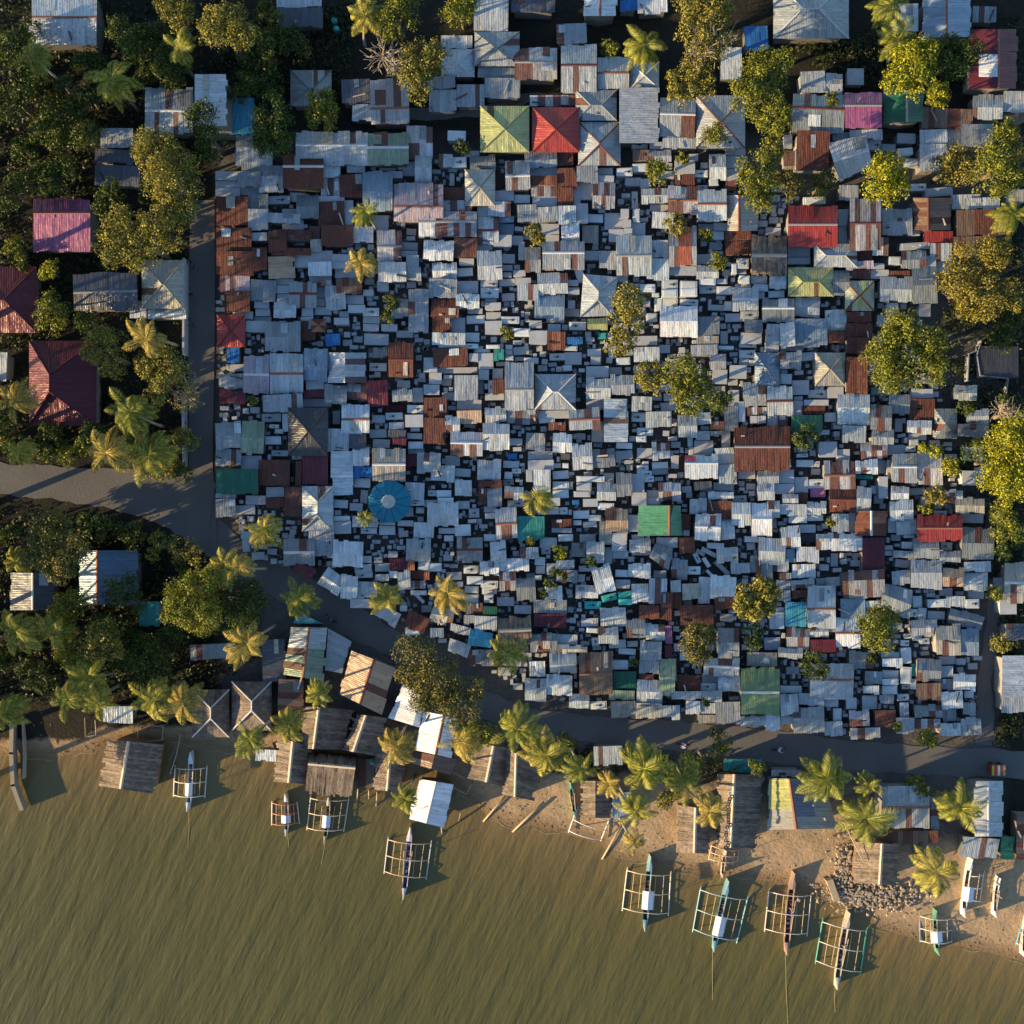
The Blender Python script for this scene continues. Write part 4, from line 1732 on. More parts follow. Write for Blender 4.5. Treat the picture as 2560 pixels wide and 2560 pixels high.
def tree(lobes, col, h, label=None, bare=False, name='broadleaf_tree', leaf=.27, dens=1.6):
    """lobes: (px, py, r px) in photo pixels at crown height"""
    global tseed; tseed += 1
    cx = sum(l[0] for l in lobes) / len(lobes); cy = sum(l[1] for l in lobes) / len(lobes)
    k = (H - h) / H / 20; L = []
    for x, y, r in lobes:
        R = r * k; z = h - R * .55 + rnd.uniform(-.6, .4); p = P(x, y, z); L.append((p.x, p.y, z, R))
    base = P(cx, cy, h - 2); gx, gy = base.x, base.y
    root = empty(name, (gx, gy, GZ)); ro = np.array([gx, gy, GZ])
    if not bare or bare == 'half':
        c, n_ = crown_points(L, 4.2 * dens * (.45 if bare else 1), tseed); c = c - ro
        o = leaf_mesh('crown', c, n_, leaf, root, seed=tseed); o.color = (*TC[col], 1)
    t = MB(); fork = Vector((0, 0, (h - GZ) * .5)); tr = .12 + .035 * h / 2
    t.tube([(0, 0, -.3), (rnd.uniform(-.2, .2), rnd.uniform(-.2, .2), (h - GZ) * .3), fork], [tr * 1.3, tr, tr * .8], 7)
    t.build('trunk', WOOD, root, True).color = (.22, .17, .12, 1)
    lb = MB()
    for (x, y, z, R) in L:
        e = Vector((x - gx, y - gy, z - GZ)); mid = fork.lerp(e, .5) + Vector((0, 0, -.2)); lb.tube([fork, mid, e], [tr * .6, tr * .4, tr * .2], 5)
        for i in range(26 if bare else 4):
            d = Vector((rnd.gauss(0, 1), rnd.gauss(0, 1), abs(rnd.gauss(0, .8)))).normalized() * R * rnd.uniform(.6, 1.05)
            m2 = e + d * .5 + Vector((rnd.uniform(-.2, .2), rnd.uniform(-.2, .2), .1)) * R
            lb.tube([e, m2, e + d], [tr * .25, tr * .14, .018], 4)
            if bare:
                for q in range(3):
                    f = d.lerp(Vector((rnd.gauss(0, 1), rnd.gauss(0, 1), abs(rnd.gauss(0, .6)))) * R * .6, .5); s0 = m2.lerp(e + d, rnd.random()); lb.tube([s0, s0 + f * .55], [.035, .015], 3)
    lb.build('limb', WOOD, root, True).color = (.42, .35, .27, 1) if bare else (.2, .16, .12, 1)
    things.append([root, cx, cy, len(lobes) * lobes[0][2] ** 2 / 300, {'a': 'olive', 'b': 'dark green', 'c': 'bright yellow-green', 'd': 'orange-tinged', 'g': 'green', 'o': 'brownish green'}[col] + (' bare-twigged' if bare else '') + (' bush' if h < 5 else ' broadleaf tree'), label, 'bush' if h < 5 else 'tree'])
    if h < 5: root.name = 'bush'
    return root
FV = 1.325
def T(ls, col, h, label=None, **k): return tree([(x * FV, y * FV, r * FV * 1.1) for x, y, r in ls], col, h, label, **k)
T([(335, 28, 32), (312, 8, 25), (345, 50, 22)], 'a', 9)
T([(432, 50, 42), (455, 70, 36), (410, 62, 34)], 'a', 10, 'round olive tree, at the top left')
T([(130, 225, 50), (165, 260, 35), (100, 250, 40)], 'b', 6)
T([(295, 285, 44), (328, 320, 45), (345, 365, 42), (308, 340, 42), (275, 300, 25), (350, 400, 30)], 'a', 12, 'large olive tree, above the lane', leaf=.25)
T([(385, 225, 34), (402, 268, 30), (365, 215, 20), (400, 295, 20)], 'b', 10)
T([(245, 440, 50), (215, 470, 38), (300, 432, 42), (270, 480, 38), (325, 450, 28)], 'a', 12, 'broad olive tree, left of the lane', leaf=.25)
T([(518, 215, 36), (512, 250, 42), (530, 270, 30), (500, 275, 26)], 'b', 9)
T([(607, 195, 30), (607, 222, 32)], 'g', 8, 'round bright bush-like tree, near the top alley')
T([(748, 30, 40), (770, 12, 25), (735, 55, 25)], 'g', 8)
T([(722, 108, 38), (748, 125, 25)], 'a', 9, 'leafless twiggy tree, beside a green crown', bare=True)
T([(800, 118, 42), (790, 160, 34), (825, 100, 26), (775, 130, 30)], 'a', 9)
T([(865, 22, 34), (880, 5, 25)], 'g', 8)
T([(1325, 22, 48), (1310, 60, 36), (1350, 10, 40)], 'a', 10)
T([(1345, 80, 42), (1320, 105, 34)], 'a', 9.5, None, bare='half')
T([(1290, 160, 34), (1315, 140, 30), (1275, 175, 20), (1330, 165, 24)], 'a', 9)
T([(1440, 138, 44), (1428, 190, 46), (1462, 225, 34), (1478, 115, 26), (1410, 165, 30)], 'g', 10, 'tall leafy green tree, near the top alley')
T([(1345, 262, 24), (1350, 250, 18)], 'g', 6)
T([(1245, 328, 27), (1232, 320, 18)], 'g', 6.5, 'small bright tree, left of two blue-white roofs')
T([(1428, 325, 40), (1452, 285, 28), (1430, 385, 27), (1408, 345, 26), (1445, 355, 28)], 'g', 9)
T([(1490, 352, 28), (1475, 340, 20)], 'o', 6); T([(1552, 345, 26), (1540, 360, 18)], 'b', 5.5)
T([(1670, 325, 40), (1662, 350, 36), (1690, 350, 28), (1672, 368, 24)], 'c', 8.5, 'brightest yellow-green tree')
T([(1715, 135, 46), (1740, 110, 34), (1690, 155, 28), (1735, 165, 28)], 'c', 9); T([(1772, 178, 22), (1765, 190, 18)], 'c', 7)
T([(1800, 120, 38), (1830, 100, 28), (1780, 95, 30)], 'b', 8)
T([(1808, 310, 40), (1780, 320, 28)], 'd', 8); T([(1882, 300, 40), (1893, 262, 32), (1870, 342, 38), (1905, 335, 26)], 'g', 9)
T([(1840, 500, 50), (1800, 530, 36), (1850, 565, 44), (1898, 560, 34), (1875, 480, 36), (1815, 565, 34)], 'd', 11, 'big orange-tinged tree, at the right')
T([(1702, 665, 66), (1702, 615, 40), (1742, 695, 42), (1665, 680, 38), (1680, 715, 34), (1755, 650, 34)], 'g', 10.5, 'very large round tree, at the right', dens=1.7)
T([(1895, 850, 52), (1890, 895, 48), (1900, 915, 40), (1915, 820, 40)], 'c', 10, 'yellow tree, at the right edge'); T([(1908, 790, 30), (1885, 775, 20)], 'a', 7, bare=True); T([(1895, 990, 32), (1885, 965, 22)], 'g', 7)
T([(1188, 575, 36), (1185, 615, 36), (1170, 650, 26)], 'a', 9, 'tall oval olive tree, mid cemetery')
T([(1228, 708, 30), (1232, 725, 22)], 'a', 8); T([(1290, 708, 40), (1315, 730, 36), (1275, 740, 30), (1300, 758, 30)], 'g', 9, 'dense round tree, mid cemetery'); T([(1345, 758, 26), (1365, 752, 20)], 'b', 6)
T([(1518, 825, 26), (1508, 832, 16)], 'b', 5.5)
T([(1425, 1130, 40), (1405, 1140, 24), (1440, 1120, 28)], 'a', 8, 'pale dotted tree, lower mid cemetery', leaf=.38); T([(1418, 1198, 24), (1420, 1215, 16)], 'b', 6)
T([(1315, 1212, 38), (1310, 1230, 28), (1325, 1195, 24)], 'o', 7.5)
T([(1648, 1185, 38), (1665, 1165, 28), (1660, 1205, 30)], 'g', 8, 'dark glossy round tree, lower right')
T([(1535, 1252, 26), (1545, 1262, 18)], 'b', 6)
for x, y, r, c in ((1055, 1042, 15, 'c'), (1038, 1100, 11, 'b'), (1112, 1060, 11, 'b'), (955, 629, 13, 'g'), (1272, 423, 20, 'a'), (1005, 443, 20, 'a'), (1330, 443, 14, 'g'), (1352, 492, 18, 'g'), (735, 570, 18, 'b'), (730, 600, 12, 'g'),
                   (1045, 1078, 10, 'b'), (1640, 1240, 12, 'b'), (1287, 300, 12, 'g'), (1873, 1120, 15, 'g'), (1885, 1212, 18, 'a'), (1745, 1392, 20, 'g'), (1722, 1487, 24, 'g'), (1740, 1490, 18, 'g'), (895, 1378, 24, 'g'), (1565, 985, 9, 'g'),
                   (1820, 770, 16, 'b'), (1762, 935, 20, 'd'), (1745, 955, 14, 'g'), (1790, 880, 18, 'c'), (1762, 850, 15, 'c'), (1740, 845, 10, 'c'), (870, 280, 16, 'b'), (475, 755, 10, 'g'), (1195, 1250, 8, 'b'), (1330, 1325, 8, 'b'), (1690, 1370, 10, 'g'),
                   (1150, 90, 18, 'g'), (1565, 190, 14, 'g'), (1025, 1120, 8, 'b'), (1060, 1085, 9, 'b'), (1000, 1020, 8, 'g')):
    T([(x, y, r), (x + r * .5, y + r * .3, r * .7)], c, rnd.uniform(3.4, 4.9))
T([(92, 1005, 46), (130, 1045, 40), (75, 1045, 32), (120, 1075, 30), (150, 1020, 24)], 'o', 11, 'brownish tree, above the blue striped roof')
T([(345, 1035, 26), (370, 1050, 20)], 'a', 7); T([(300, 1020, 18), (288, 1045, 16)], 'g', 6)
T([(368, 1135, 54), (395, 1160, 38), (345, 1150, 36), (380, 1105, 32)], 'g', 11, 'dense domed tree, left of the road bend', leaf=.24, dens=2); T([(432, 1125, 44), (455, 1155, 38), (480, 1120, 30)], 'b', 8)
T([(785, 1240, 42), (825, 1285, 50), (865, 1325, 44), (800, 1315, 34), (895, 1300, 26), (775, 1275, 26)], 'o', 12, 'large brown-green tree, over the shore roofs')
T([(198, 655, 40), (215, 690, 26)], 'a', 9); T([(310, 700, 42), (280, 690, 26), (300, 740, 26)], 'a', 9.5); T([(352, 745, 30), (340, 700, 24)], 'a', 8, bare='half')
T([(102, 600, 36), (95, 565, 18)], 'g', 7); T([(97, 508, 20), (85, 520, 12)], 'c', 5.5); T([(28, 468, 22), (40, 480, 14)], 'g', 5)
T([(125, 1150, 34), (150, 1125, 22)], 'g', 8); T([(195, 1200, 38), (215, 1225, 26), (180, 1225, 26)], 'a', 9); T([(150, 1240, 34), (120, 1225, 22)], 'g', 8)
T([(210, 365, 26), (195, 390, 20)], 'b', 6); T([(225, 420, 20), (240, 400, 14)], 'b', 6)
for x, y, r in ((95, 850, 22), (130, 860, 20), (165, 845, 20), (60, 845, 20), (20, 830, 22), (290, 880, 30), (325, 870, 30), (345, 890, 22), (355, 830, 22)):
    T([(x, y, r), (x - r * .5, y - r * .2, r * .7)], rnd.choice('gab'), 4.6)
T([(30, 100, 40), (60, 130, 30)], 'b', 7); T([(330, 130, 35), (300, 110, 30)], 'b', 6); T([(60, 60, 22)], 'b', 6); T([(500, 90, 30), (470, 110, 26)], 'b', 6)
T([(1310, 1440, 24), (1345, 1420, 20)], 'b', 5.5); T([(1365, 1400, 20), (1350, 1380, 14)], 'b', 5.5); T([(1250, 1510, 18), (1270, 1500, 14)], 'g', 4.8); T([(1430, 1450, 14), (1420, 1440, 10)], 'g', 4.8); T([(915, 1385, 22), (900, 1400, 16)], 'g', 5.2); T([(1075, 1400, 16), (1060, 1390, 12)], 'b', 4.6)
T([(2440 / FV, 1130 / FV, 26), (2480 / FV, 1180 / FV, 22)], 'b', 6); T([(1880, 640, 30), (1905, 600, 24)], 'b', 6); T([(1905, 1010, 28), (1890, 1040, 18)], 'b', 5.5); T([(15, 380, 34), (40, 350, 28)], 'b', 7); T([(120, 330, 34), (90, 350, 24)], 'b', 6.5)
T([(20, 200, 34), (45, 180, 26)], 'b', 7); T([(230, 60, 30), (250, 90, 24)], 'b', 6.5); T([(470, 160, 26), (450, 180, 20)], 'b', 6); T([(230, 1110, 34), (255, 1140, 26)], 'b', 6.5); T([(270, 1230, 36), (300, 1250, 30)], 'b', 6.5); T([(60, 1270, 30), (90, 1290, 22)], 'b', 6)
# tall trees just beyond the left edge of the photo: they throw the long shade over the grove and the lane
for x, y, r, h in ((-75, 700, 60, 14), (-80, 830, 50, 13.5), (-80, 950, 60, 13.5), (-75, 1080, 50, 13), (-75, 580, 60, 14), (-75, 470, 50, 14), (-80, 360, 60, 14), (-80, 250, 60, 14), (-75, 140, 50, 13), (-75, 1220, 45, 12), (-75, 1330, 50, 12.5), (-82, 1420, 55, 12.5), (-88, 1510, 45, 11), (-85, 1170, 50, 13)):
    t_ = T([(x, y, r), (x - 30, y + 40, r * .8), (x - 20, y - 45, r * .8)], 'g', h)

# more trees of the dark grove, each where no roof stands
for poly, cnt in (([(0, 0), (560, 0), (640, 120), (560, 250), (460, 480), (450, 640), (440, 1120), (300, 1140), (0, 1130)], 33), ([(0, 1280), (330, 1310), (520, 1440), (640, 1520), (600, 1640), (470, 1720), (0, 1730)], 24), ([(640, 0), (900, 0), (860, 250), (640, 250)], 6), ([(2380, 800), (2540, 700), (2540, 1400), (2480, 1300)], 7)):
    for _ in range(cnt):
        for _t in range(40):
            x = rnd.uniform(min(p[0] for p in poly), max(p[0] for p in poly)); y = rnd.uniform(min(p[1] for p in poly), max(p[1] for p in poly))
            if inpoly(x, y, poly) and not occ[max(0, int(y / 4) - 6):int(y / 4) + 6, max(0, int(x / 4) - 6):int(x / 4) + 6].any(): break
        else: continue
        r = rnd.uniform(22, 40); occ[int(y / 4) - 2:int(y / 4) + 3, max(0, int(x / 4) - 2):int(x / 4) + 3] = True
        tree([(x, y, r), (x + rnd.uniform(-.8, .8) * r, y + rnd.uniform(-.8, .8) * r, r * .75), (x + rnd.uniform(-.8, .8) * r, y + rnd.uniform(-.8, .8) * r, r * .65)], rnd.choice('bbbbb'), rnd.uniform(3.8, 6.0), leaf=.3, dens=1.1)
# ------------------------------------------------------------------ palms
def palm_crown(seed, wind):
    r = random.Random(seed); V = []; F = []
    nf = r.randint(15, 22)
    for i in range(nf):
        az = 2 * math.pi * i * .382 * 1.0 + r.uniform(-.2, .2); el = R_(r.choice((62, 45, 30, 18, 8, -5, -18)) + r.uniform(-8, 8)); ln = r.uniform(.68, 1.12)
        d = Vector((math.cos(az) * math.cos(el), math.sin(az) * math.cos(el), math.sin(el))); p = Vector((0, 0, 0)); pts = [p.copy()]; ds = [d.copy()]; n = 13
        for k in range(n):
            d = (d + Vector((wind[0], wind[1], -.115 - .01 * k))).normalized(); p = p + d * ln / n * 1.12; pts.append(p.copy()); ds.append(d.copy())
        for k in range(n):      # rachis
            a, b = pts[k], pts[k + 1]; s = ds[k].cross(Vector((0, 0, 1))).normalized() * .012 * (1 - k / n * .7); j = len(V)
            V += [a - s, a + s, b + s, b - s]; F.append([j, j + 1, j + 2, j + 3])
        for k in range(2, 2 * n + 1):
            u = k / 2; i0 = min(int(u), n - 1); a = pts[i0].lerp(pts[i0 + 1], u - i0); dd = ds[i0]; side = dd.cross(Vector((0, 0, 1))).normalized()
            up = side.cross(dd); ll = .30 * math.sin(math.pi * min(1, (k / (2 * n)) * .80 + .17)) * r.uniform(.85, 1.1)
            for sg in (-1, 1):
                t = (side * sg * .85 + dd * .62 - up * .32 + Vector((0, 0, -.30))).normalized(); wv = dd * .017; e = a + t * ll; m_ = a + t * ll * .5 + Vector((0, 0, .012)); j = len(V)
                V += [a - wv * .6, m_ - wv, e, m_ + wv, ]; F.append([j, j + 1, j + 2, j + 3])
    me = bpy.data.meshes.new('palm_crown'); me.from_pydata([tuple(v) for v in V], [], F); me.materials.append(LEAF); return me
PC = [palm_crown(s, (.035 if s % 2 else .0, -.02)) for s in range(6)]
PCW = palm_crown(77, (.16, -.10))
def palm(x, y, r, h=None, lean=None, label=None, wind=False, col=None):
    h = h or rnd.uniform(7.0, 10.5); k = (H - h) / H / 20; R = r * k; top = P(x, y, h)
    gx, gy = top.x + rnd.uniform(-1.2, 1.2), top.y + rnd.uniform(-1.2, 1.2)
    if lean: gx, gy = top.x + lean[0], top.y + lean[1]
    root = empty('coconut_palm', (gx, gy, GZ)); o = link(bpy.data.objects.new('crown', PCW if wind else rnd.choice(PC)), root)
    o.location = (top.x - gx, top.y - gy, h - GZ); o.scale = (R * 1.12, R * 1.12, R * 1.0); o.rotation_euler = (rnd.uniform(-.12, .12), rnd.uniform(-.12, .12), 0 if wind else rnd.uniform(0, 6.3))
    c = col or rnd.choice([(.33, .30, .06), (.25, .26, .045), (.35, .28, .075), (.20, .22, .04), (.29, .28, .055)]); o.color = (*c, 1)
    e = Vector((top.x - gx, top.y - gy, h - GZ)); pts = [Vector((e.x * t ** 1.6, e.y * t ** 1.6, e.z * t)) for t in (-.04, .2, .4, .6, .8, 1)] if False else [Vector((e.x * max(t, 0) ** 1.6, e.y * max(t, 0) ** 1.6, e.z * t)) for t in (-.05, .2, .4, .6, .8, 1)]
    MB().tube(pts, [.24, .17, .14, .13, .12, .13], 7).build('trunk', WOOD, root, True).color = (.36, .31, .25, 1)
    nb = MB()
    for i in range(6): a = i * 1.05; nb.box((e.x + .22 * math.cos(a), e.y + .22 * math.sin(a), e.z - .18), (.2, .2, .24), a, .6)
    nb.build('coconuts', WOOD, root).color = (.20, .14, .05, 1)
    things.append([root, x, y, R * R, 'windblown coconut palm' if wind else ('small coconut palm' if r < 50 else ('wide coconut palm' if r > 66 else 'coconut palm')), label, 'palm'])
for x, y, r in ((210, 150, 46), (690, 30, 40), (1215, 85, 42), (1685, 15, 42), (1695, 75, 45), (1912, 405, 38), (690, 400, 30), (680, 495, 33), (500, 1000, 38), (690, 978, 18), (565, 1130, 38), (730, 1130, 34), (845, 1120, 40),
                (425, 1070, 40), (465, 1215, 44), (960, 1235, 40), (30, 1190, 46), (100, 1195, 42), (165, 1275, 40), (130, 1320, 38), (185, 1325, 34), (290, 1320, 46), (345, 1330, 44), (10, 1345, 38), (470, 1395, 36), (545, 1370, 36),
                (600, 1310, 28), (745, 1410, 40), (765, 1508, 28), (870, 1400, 40), (975, 1375, 46), (1030, 1425, 48), (1095, 1450, 32), (1150, 1480, 28), (1215, 1450, 52), (1290, 1470, 42), (1200, 1530, 38), (1340, 1530, 36), (1195, 1590, 24),
                (1560, 1470, 52), (1635, 1545, 56), (1810, 1525, 46), (1765, 1645, 50), (245, 775, 46), (200, 855, 48), (280, 860, 50), (30, 755, 38), (275, 640, 42), (40, 850, 30), (1640, 1482, 26), (60, 105, 36), (340, 90, 34), (450, 1070, 28), (30, 1060, 28)):
    palm(x * FV, y * FV, r * FV * 1.12, h=rnd.uniform(8, 11) if x < 560 or (y > 1280 and x < 1400) else rnd.uniform(5.5, 8.5))
palm(1010 * FV, 940 * FV, 38 * FV, 8, wind=True, label='windblown coconut palm, just above the turquoise square roof')

# ------------------------------------------------------------------ dark undergrowth under the grove
UG = [[(-60, -60), (560, -60), (640, 120), (560, 250), (460, 500), (470, 640), (460, 1140), (300, 1150), (-60, 1140)], [(-60, 1280), (330, 1300), (540, 1440), (640, 1500), (640, 1640), (480, 1760), (-60, 1760)], [(640, 0), (900, 0), (860, 250), (640, 250)], [(2350, 780), (2560, 560), (2560, 1480), (2490, 1480), (2400, 1150)], [(2500, 1490), (2560, 1490), (2560, 1860), (2500, 1860)], [(1300, 1860), (1850, 1910), (1850, 1960), (1300, 1920)], [(2000, 110), (2560, 30), (2560, 220), (2100, 200)]]
cs = []
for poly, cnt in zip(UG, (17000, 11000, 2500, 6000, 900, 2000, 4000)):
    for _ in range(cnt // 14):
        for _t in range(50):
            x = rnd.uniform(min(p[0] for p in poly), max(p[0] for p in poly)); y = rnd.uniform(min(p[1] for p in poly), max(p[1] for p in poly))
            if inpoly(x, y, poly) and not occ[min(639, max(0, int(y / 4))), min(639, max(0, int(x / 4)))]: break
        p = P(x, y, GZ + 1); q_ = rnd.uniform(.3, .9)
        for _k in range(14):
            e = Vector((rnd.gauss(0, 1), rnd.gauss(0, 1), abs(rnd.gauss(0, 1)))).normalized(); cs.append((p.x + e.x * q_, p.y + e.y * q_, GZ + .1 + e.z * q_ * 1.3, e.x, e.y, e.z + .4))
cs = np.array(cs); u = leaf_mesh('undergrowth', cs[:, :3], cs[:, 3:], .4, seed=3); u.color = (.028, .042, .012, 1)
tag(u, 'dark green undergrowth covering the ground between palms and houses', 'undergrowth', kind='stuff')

# ------------------------------------------------------------------ outrigger boats
def boat(bow, stern, fl, fr, hullc, floatc, beamc, canopy=None, label='', beams=3, deck=(.35, .2, .12), inner=(.10, .09, .08), rope=None, batten=True, z=0.0, beamskew=True):
    """all positions in photo pixels; fl, fr: ends of the left and right float"""
    cx, cy = (bow[0] + stern[0]) / 2, (bow[1] + stern[1]) / 2
    b0 = P(cx, cy, 0); root = empty('outrigger_boat', (b0.x, b0.y, z)); off = -Vector((b0.x, b0.y, z))
    A, B = P(*bow, z + 1.1) + off, P(*stern, z + .9) + off; A.z = 0; B.z = 0; ax = B - A; Ln = ax.length; ux = ax.normalized(); uy = Vector((-ux.y, ux.x, 0))
    hw = Ln * .031 + .07; n = 14; st = []
    for i in range(n + 1):
        t = i / n; w_ = hw * min(1, 1.55 * math.sin(math.pi * (t * .92 + .04)) ** .75) if 0 < t < 1 else .04; w_ = max(.04, w_ * (1 if .14 < t < .86 else .75))
        sheer = .75 + 1.2 * abs(t - .5) ** 2.6 * 3.4
        c = A + ax * t; st.append([c - uy * w_ + Vector((0, 0, sheer)), c - uy * w_ * .6 + Vector((0, 0, .0)), c + Vector((0, 0, -.12)), c + uy * w_ * .6 + Vector((0, 0, .0)), c + uy * w_ + Vector((0, 0, sheer)),
                                                     c + uy * w_ * .78 + Vector((0, 0, sheer - .02)), c + uy * w_ * .5 + Vector((0, 0, .14)), c - uy * w_ * .5 + Vector((0, 0, .14)), c - uy * w_ * .78 + Vector((0, 0, sheer - .02))])
    v = [p for s in st for p in s]; m_ = 9; f = [[i * m_ + j, (i + 1) * m_ + j, (i + 1) * m_ + (j + 1) % m_, i * m_ + (j + 1) % m_] for i in range(n) for j in range(m_)]
    f += [list(range(m_)), [n * m_ + j for j in range(m_)][::-1]]
    mesh_obj('hull', v, f, PAINT, root).color = (*hullc, 1)
    iv = []; 
    for s in st[2:-2]: iv += [s[7] + Vector((0, 0, .22)), s[6] + Vector((0, 0, .22))]
    mesh_obj('bilge', iv, [[2 * i, 2 * i + 1, 2 * i + 3, 2 * i + 2] for i in range(len(iv) // 2 - 1)], WOOD, root).color = (*inner, 1)
    for sgn, (i0, i1) in (('bow_deck', (0, 3)), ('stern_deck', (n - 2, n))):
        dv = []
        for s in st[i0:i1 + 1]: dv += [s[0] + Vector((0, 0, .03)), (s[0] + s[4]) / 2 + Vector((0, 0, .09)), s[4] + Vector((0, 0, .03))]
        mesh_obj(sgn, dv, [[3 * i + e, 3 * i + e + 1, 3 * i + e + 4, 3 * i + e + 3] for i in range(i1 - i0) for e in (0, 1)], PAINT, root).color = (hullc[0] * 1.1, hullc[1] * 1.1, hullc[2] * 1.1, 1)
    fe = []
    for fp in (fl, fr):
        if fp is None: fe.append(None); continue
        a, b = P(*fp[0], z + .2) + off, P(*fp[1], z + .2) + off; a.z = b.z = .08
        d = (b - a); o = MB().tube([a - d * .02 + Vector((0, 0, .12)), a + d * .08, a.lerp(b, .5), b], [.05, .085, .085, .07], 7).build('float', PAINT, root, True); o.color = (*floatc, 1); fe.append((a, b))
    for i in range(beams):
        t = .07 + .86 * i / max(1, beams - 1); tz = 1.0
        ends = []
        for e in fe:
            if e: p = e[0].lerp(e[1], t); ends.append(p + Vector((0, 0, .1)))
        if len(ends) == 1: ends.append(A + ax * (.30 + .42 * t))
        mid = (ends[0] + ends[1]) / 2; mid.z = tz
        q1 = ends[0].lerp(ends[1], .25); q1.z = tz * .86; q2 = ends[0].lerp(ends[1], .75); q2.z = tz * .86
        MB().tube([ends[0], q1, mid, q2, ends[1]], .06, 5).build('cross_beam', PAINT, root, True).color = (*beamc, 1)
    if batten:
        for e in fe:
            if not e: continue
            for q in (.52, 1.08):
                a = e[0].lerp(e[1], .05); b = e[0].lerp(e[1], .95); ca = A + ax * .30; cb = A + ax * .72
                mb = MB(); p0, p1 = a.lerp(ca, q * .62), b.lerp(cb, q * .62); p0.z = p1.z = .55; mb.tube([p0, p1], .035, 4); mb.build('batten', WOOD, root).color = (.55, .42, .28, 1)
    if canopy:
        (kx, ky), kw, kl, kc = canopy; c = P(kx, ky, z + 2.2) + off; c.z = 2.15
        w2, l2 = kw / 40, kl / 40; cc = [c + uy * sx * w2 + ux * sy * l2 + Vector((0, 0, zz)) for sy in (-1, 1) for sx, zz in ((-1, -.12), (0, .12), (1, -.12))]
        cc += [p - Vector((0, 0, .05)) for p in cc]
        mesh_obj('canopy', cc, [[0, 1, 4, 3], [1, 2, 5, 4], [6, 9, 10, 7], [7, 10, 11, 8], [0, 3, 9, 6], [2, 8, 11, 5], [0, 6, 7, 1], [1, 7, 8, 2], [3, 4, 10, 9], [4, 5, 11, 10]], PAINT, root).color = (*kc, 1)
        for sx in (-1, 1):
            for sy in (-1, 1):
                p = c + uy * sx * min(w2 * .8, hw) + ux * sy * l2 * .85; MB().tube([(p.x, p.y, .5), (p.x, p.y, 2.03)], .035, 4).build('post', WOOD, root).color = (.5, .4, .3, 1)
    eb = MB(); p = A + ax * .58; eb.box((p.x, p.y, .45), (hw * .9, hw * 1.1, .35), math.atan2(ux.y, ux.x)); eb.box((p.x, p.y, .68), (hw * .4, hw * .5, .16), math.atan2(ux.y, ux.x)); eb.build('engine', PAINT, root).color = (.12, .12, .13, 1)
    gb = MB()
    for q in (.28, .36, .46, .70): p = A + ax * q; gb.box((p.x, p.y, .62), (.14, hw * 1.7, .05), math.atan2(ux.y, ux.x))
    gb.build('thwart', WOOD, root).color = (*deck, 1)
    for q, c3 in ((.40, (.45, .08, .07)), (.50, (.08, .12, .35)), (.64, (.5, .45, .38))):
        p = A + ax * q + uy * rnd.uniform(-.3, .3) * hw; bb = MB().box((p.x, p.y, .5), (.45, .28, .25), rnd.uniform(0, 3), .8); bb.build('bundle', PAINT, root).color = (*c3, 1)
    if not canopy:
        mbx = MB()
        for sg in (-1, 1): p0 = A + ax * .35 + uy * sg * hw * 1.5; p1 = A + ax * .88 + uy * sg * hw * .7; p0.z = .85; p1.z = .9; mbx.tube([p0, p1], .035, 4)
        mbx.build('side_pole', WOOD, root).color = (.6, .47, .34, 1)
        p = A + ax * .45; MB().tube([(p.x, p.y, .3), (p.x, p.y, 2.3)], [.05, .03], 5).build('mast', WOOD, root).color = (.6, .5, .38, 1)
    if rope:
        a = B + Vector((0, 0, .6)); e = P(*rope, z) + off; e.z = -.02; MB().tube([a, a.lerp(e, .5) - Vector((0, 0, .25)), e], .018, 4).build('mooring_rope', WOOD, root).color = (.42, .36, .2, 1)
    root['group'] = 'outrigger boats along the shore'
    tag(root, label, 'boat'); things.append([root, cx, cy, 8, '', 'SET', 'boat'])
WH = (.66, .64, .60); CY = (.20, .36, .42); NAT = (.58, .46, .34)
boat((477, 1879), (470, 2026), ((437, 1914), (433, 1993)), ((517, 1914), (511, 1995)), (.55, .60, .64), (.72, .66, .56), (.72, .68, .58), ((471, 1975), 17, 31, (.78, .78, .80)), 'grey-bowed outrigger boat nearest the lone thatched hut in the water', rope=(470, 2120), z=.02)
boat((714, 1983), (716, 2088), ((680, 2003), (679, 2064)), ((742, 2005), (748, 2060)), (.55, .52, .48), (.68, .60, .48), (.50, .20, .14), ((714, 2049), 22, 19, (.78, .66, .66)), 'smallest moored outrigger boat, with reddish beams and a pinkish canopy', rope=(722, 2120), z=.02)
boat((822, 1991), (812, 2106), ((777, 1990), (767, 2076)), ((872, 1994), (859, 2080)), (.42, .36, .28), (.62, .54, .42), (.64, .56, .44), ((815, 2055), 20, 30, (.70, .72, .78)), 'outrigger boat tucked right below the pale-ridged thatched hut', rope=(803, 2160), z=.02)
boat((1026, 2066), (1009, 2245), ((971, 2093), (960, 2185)), ((1079, 2102), (1065, 2200)), (.50, .47, .50), (.52, .52, .54), NAT, None, 'uncovered outrigger boat with blue nets inside, below the white shore roof', rope=(1003, 2260), inner=(.06, .10, .30), z=.02)
boat((1626, 2139), (1611, 2325), ((1569, 2169), (1556, 2278)), ((1678, 2180), (1671, 2291)), (.24, .38, .42), (.70, .64, .56), (.66, .56, .46), ((1620, 2252), 28, 45, (.80, .77, .78)), 'outrigger boat with cyan bow, pale beams and white canopy', z=.02)
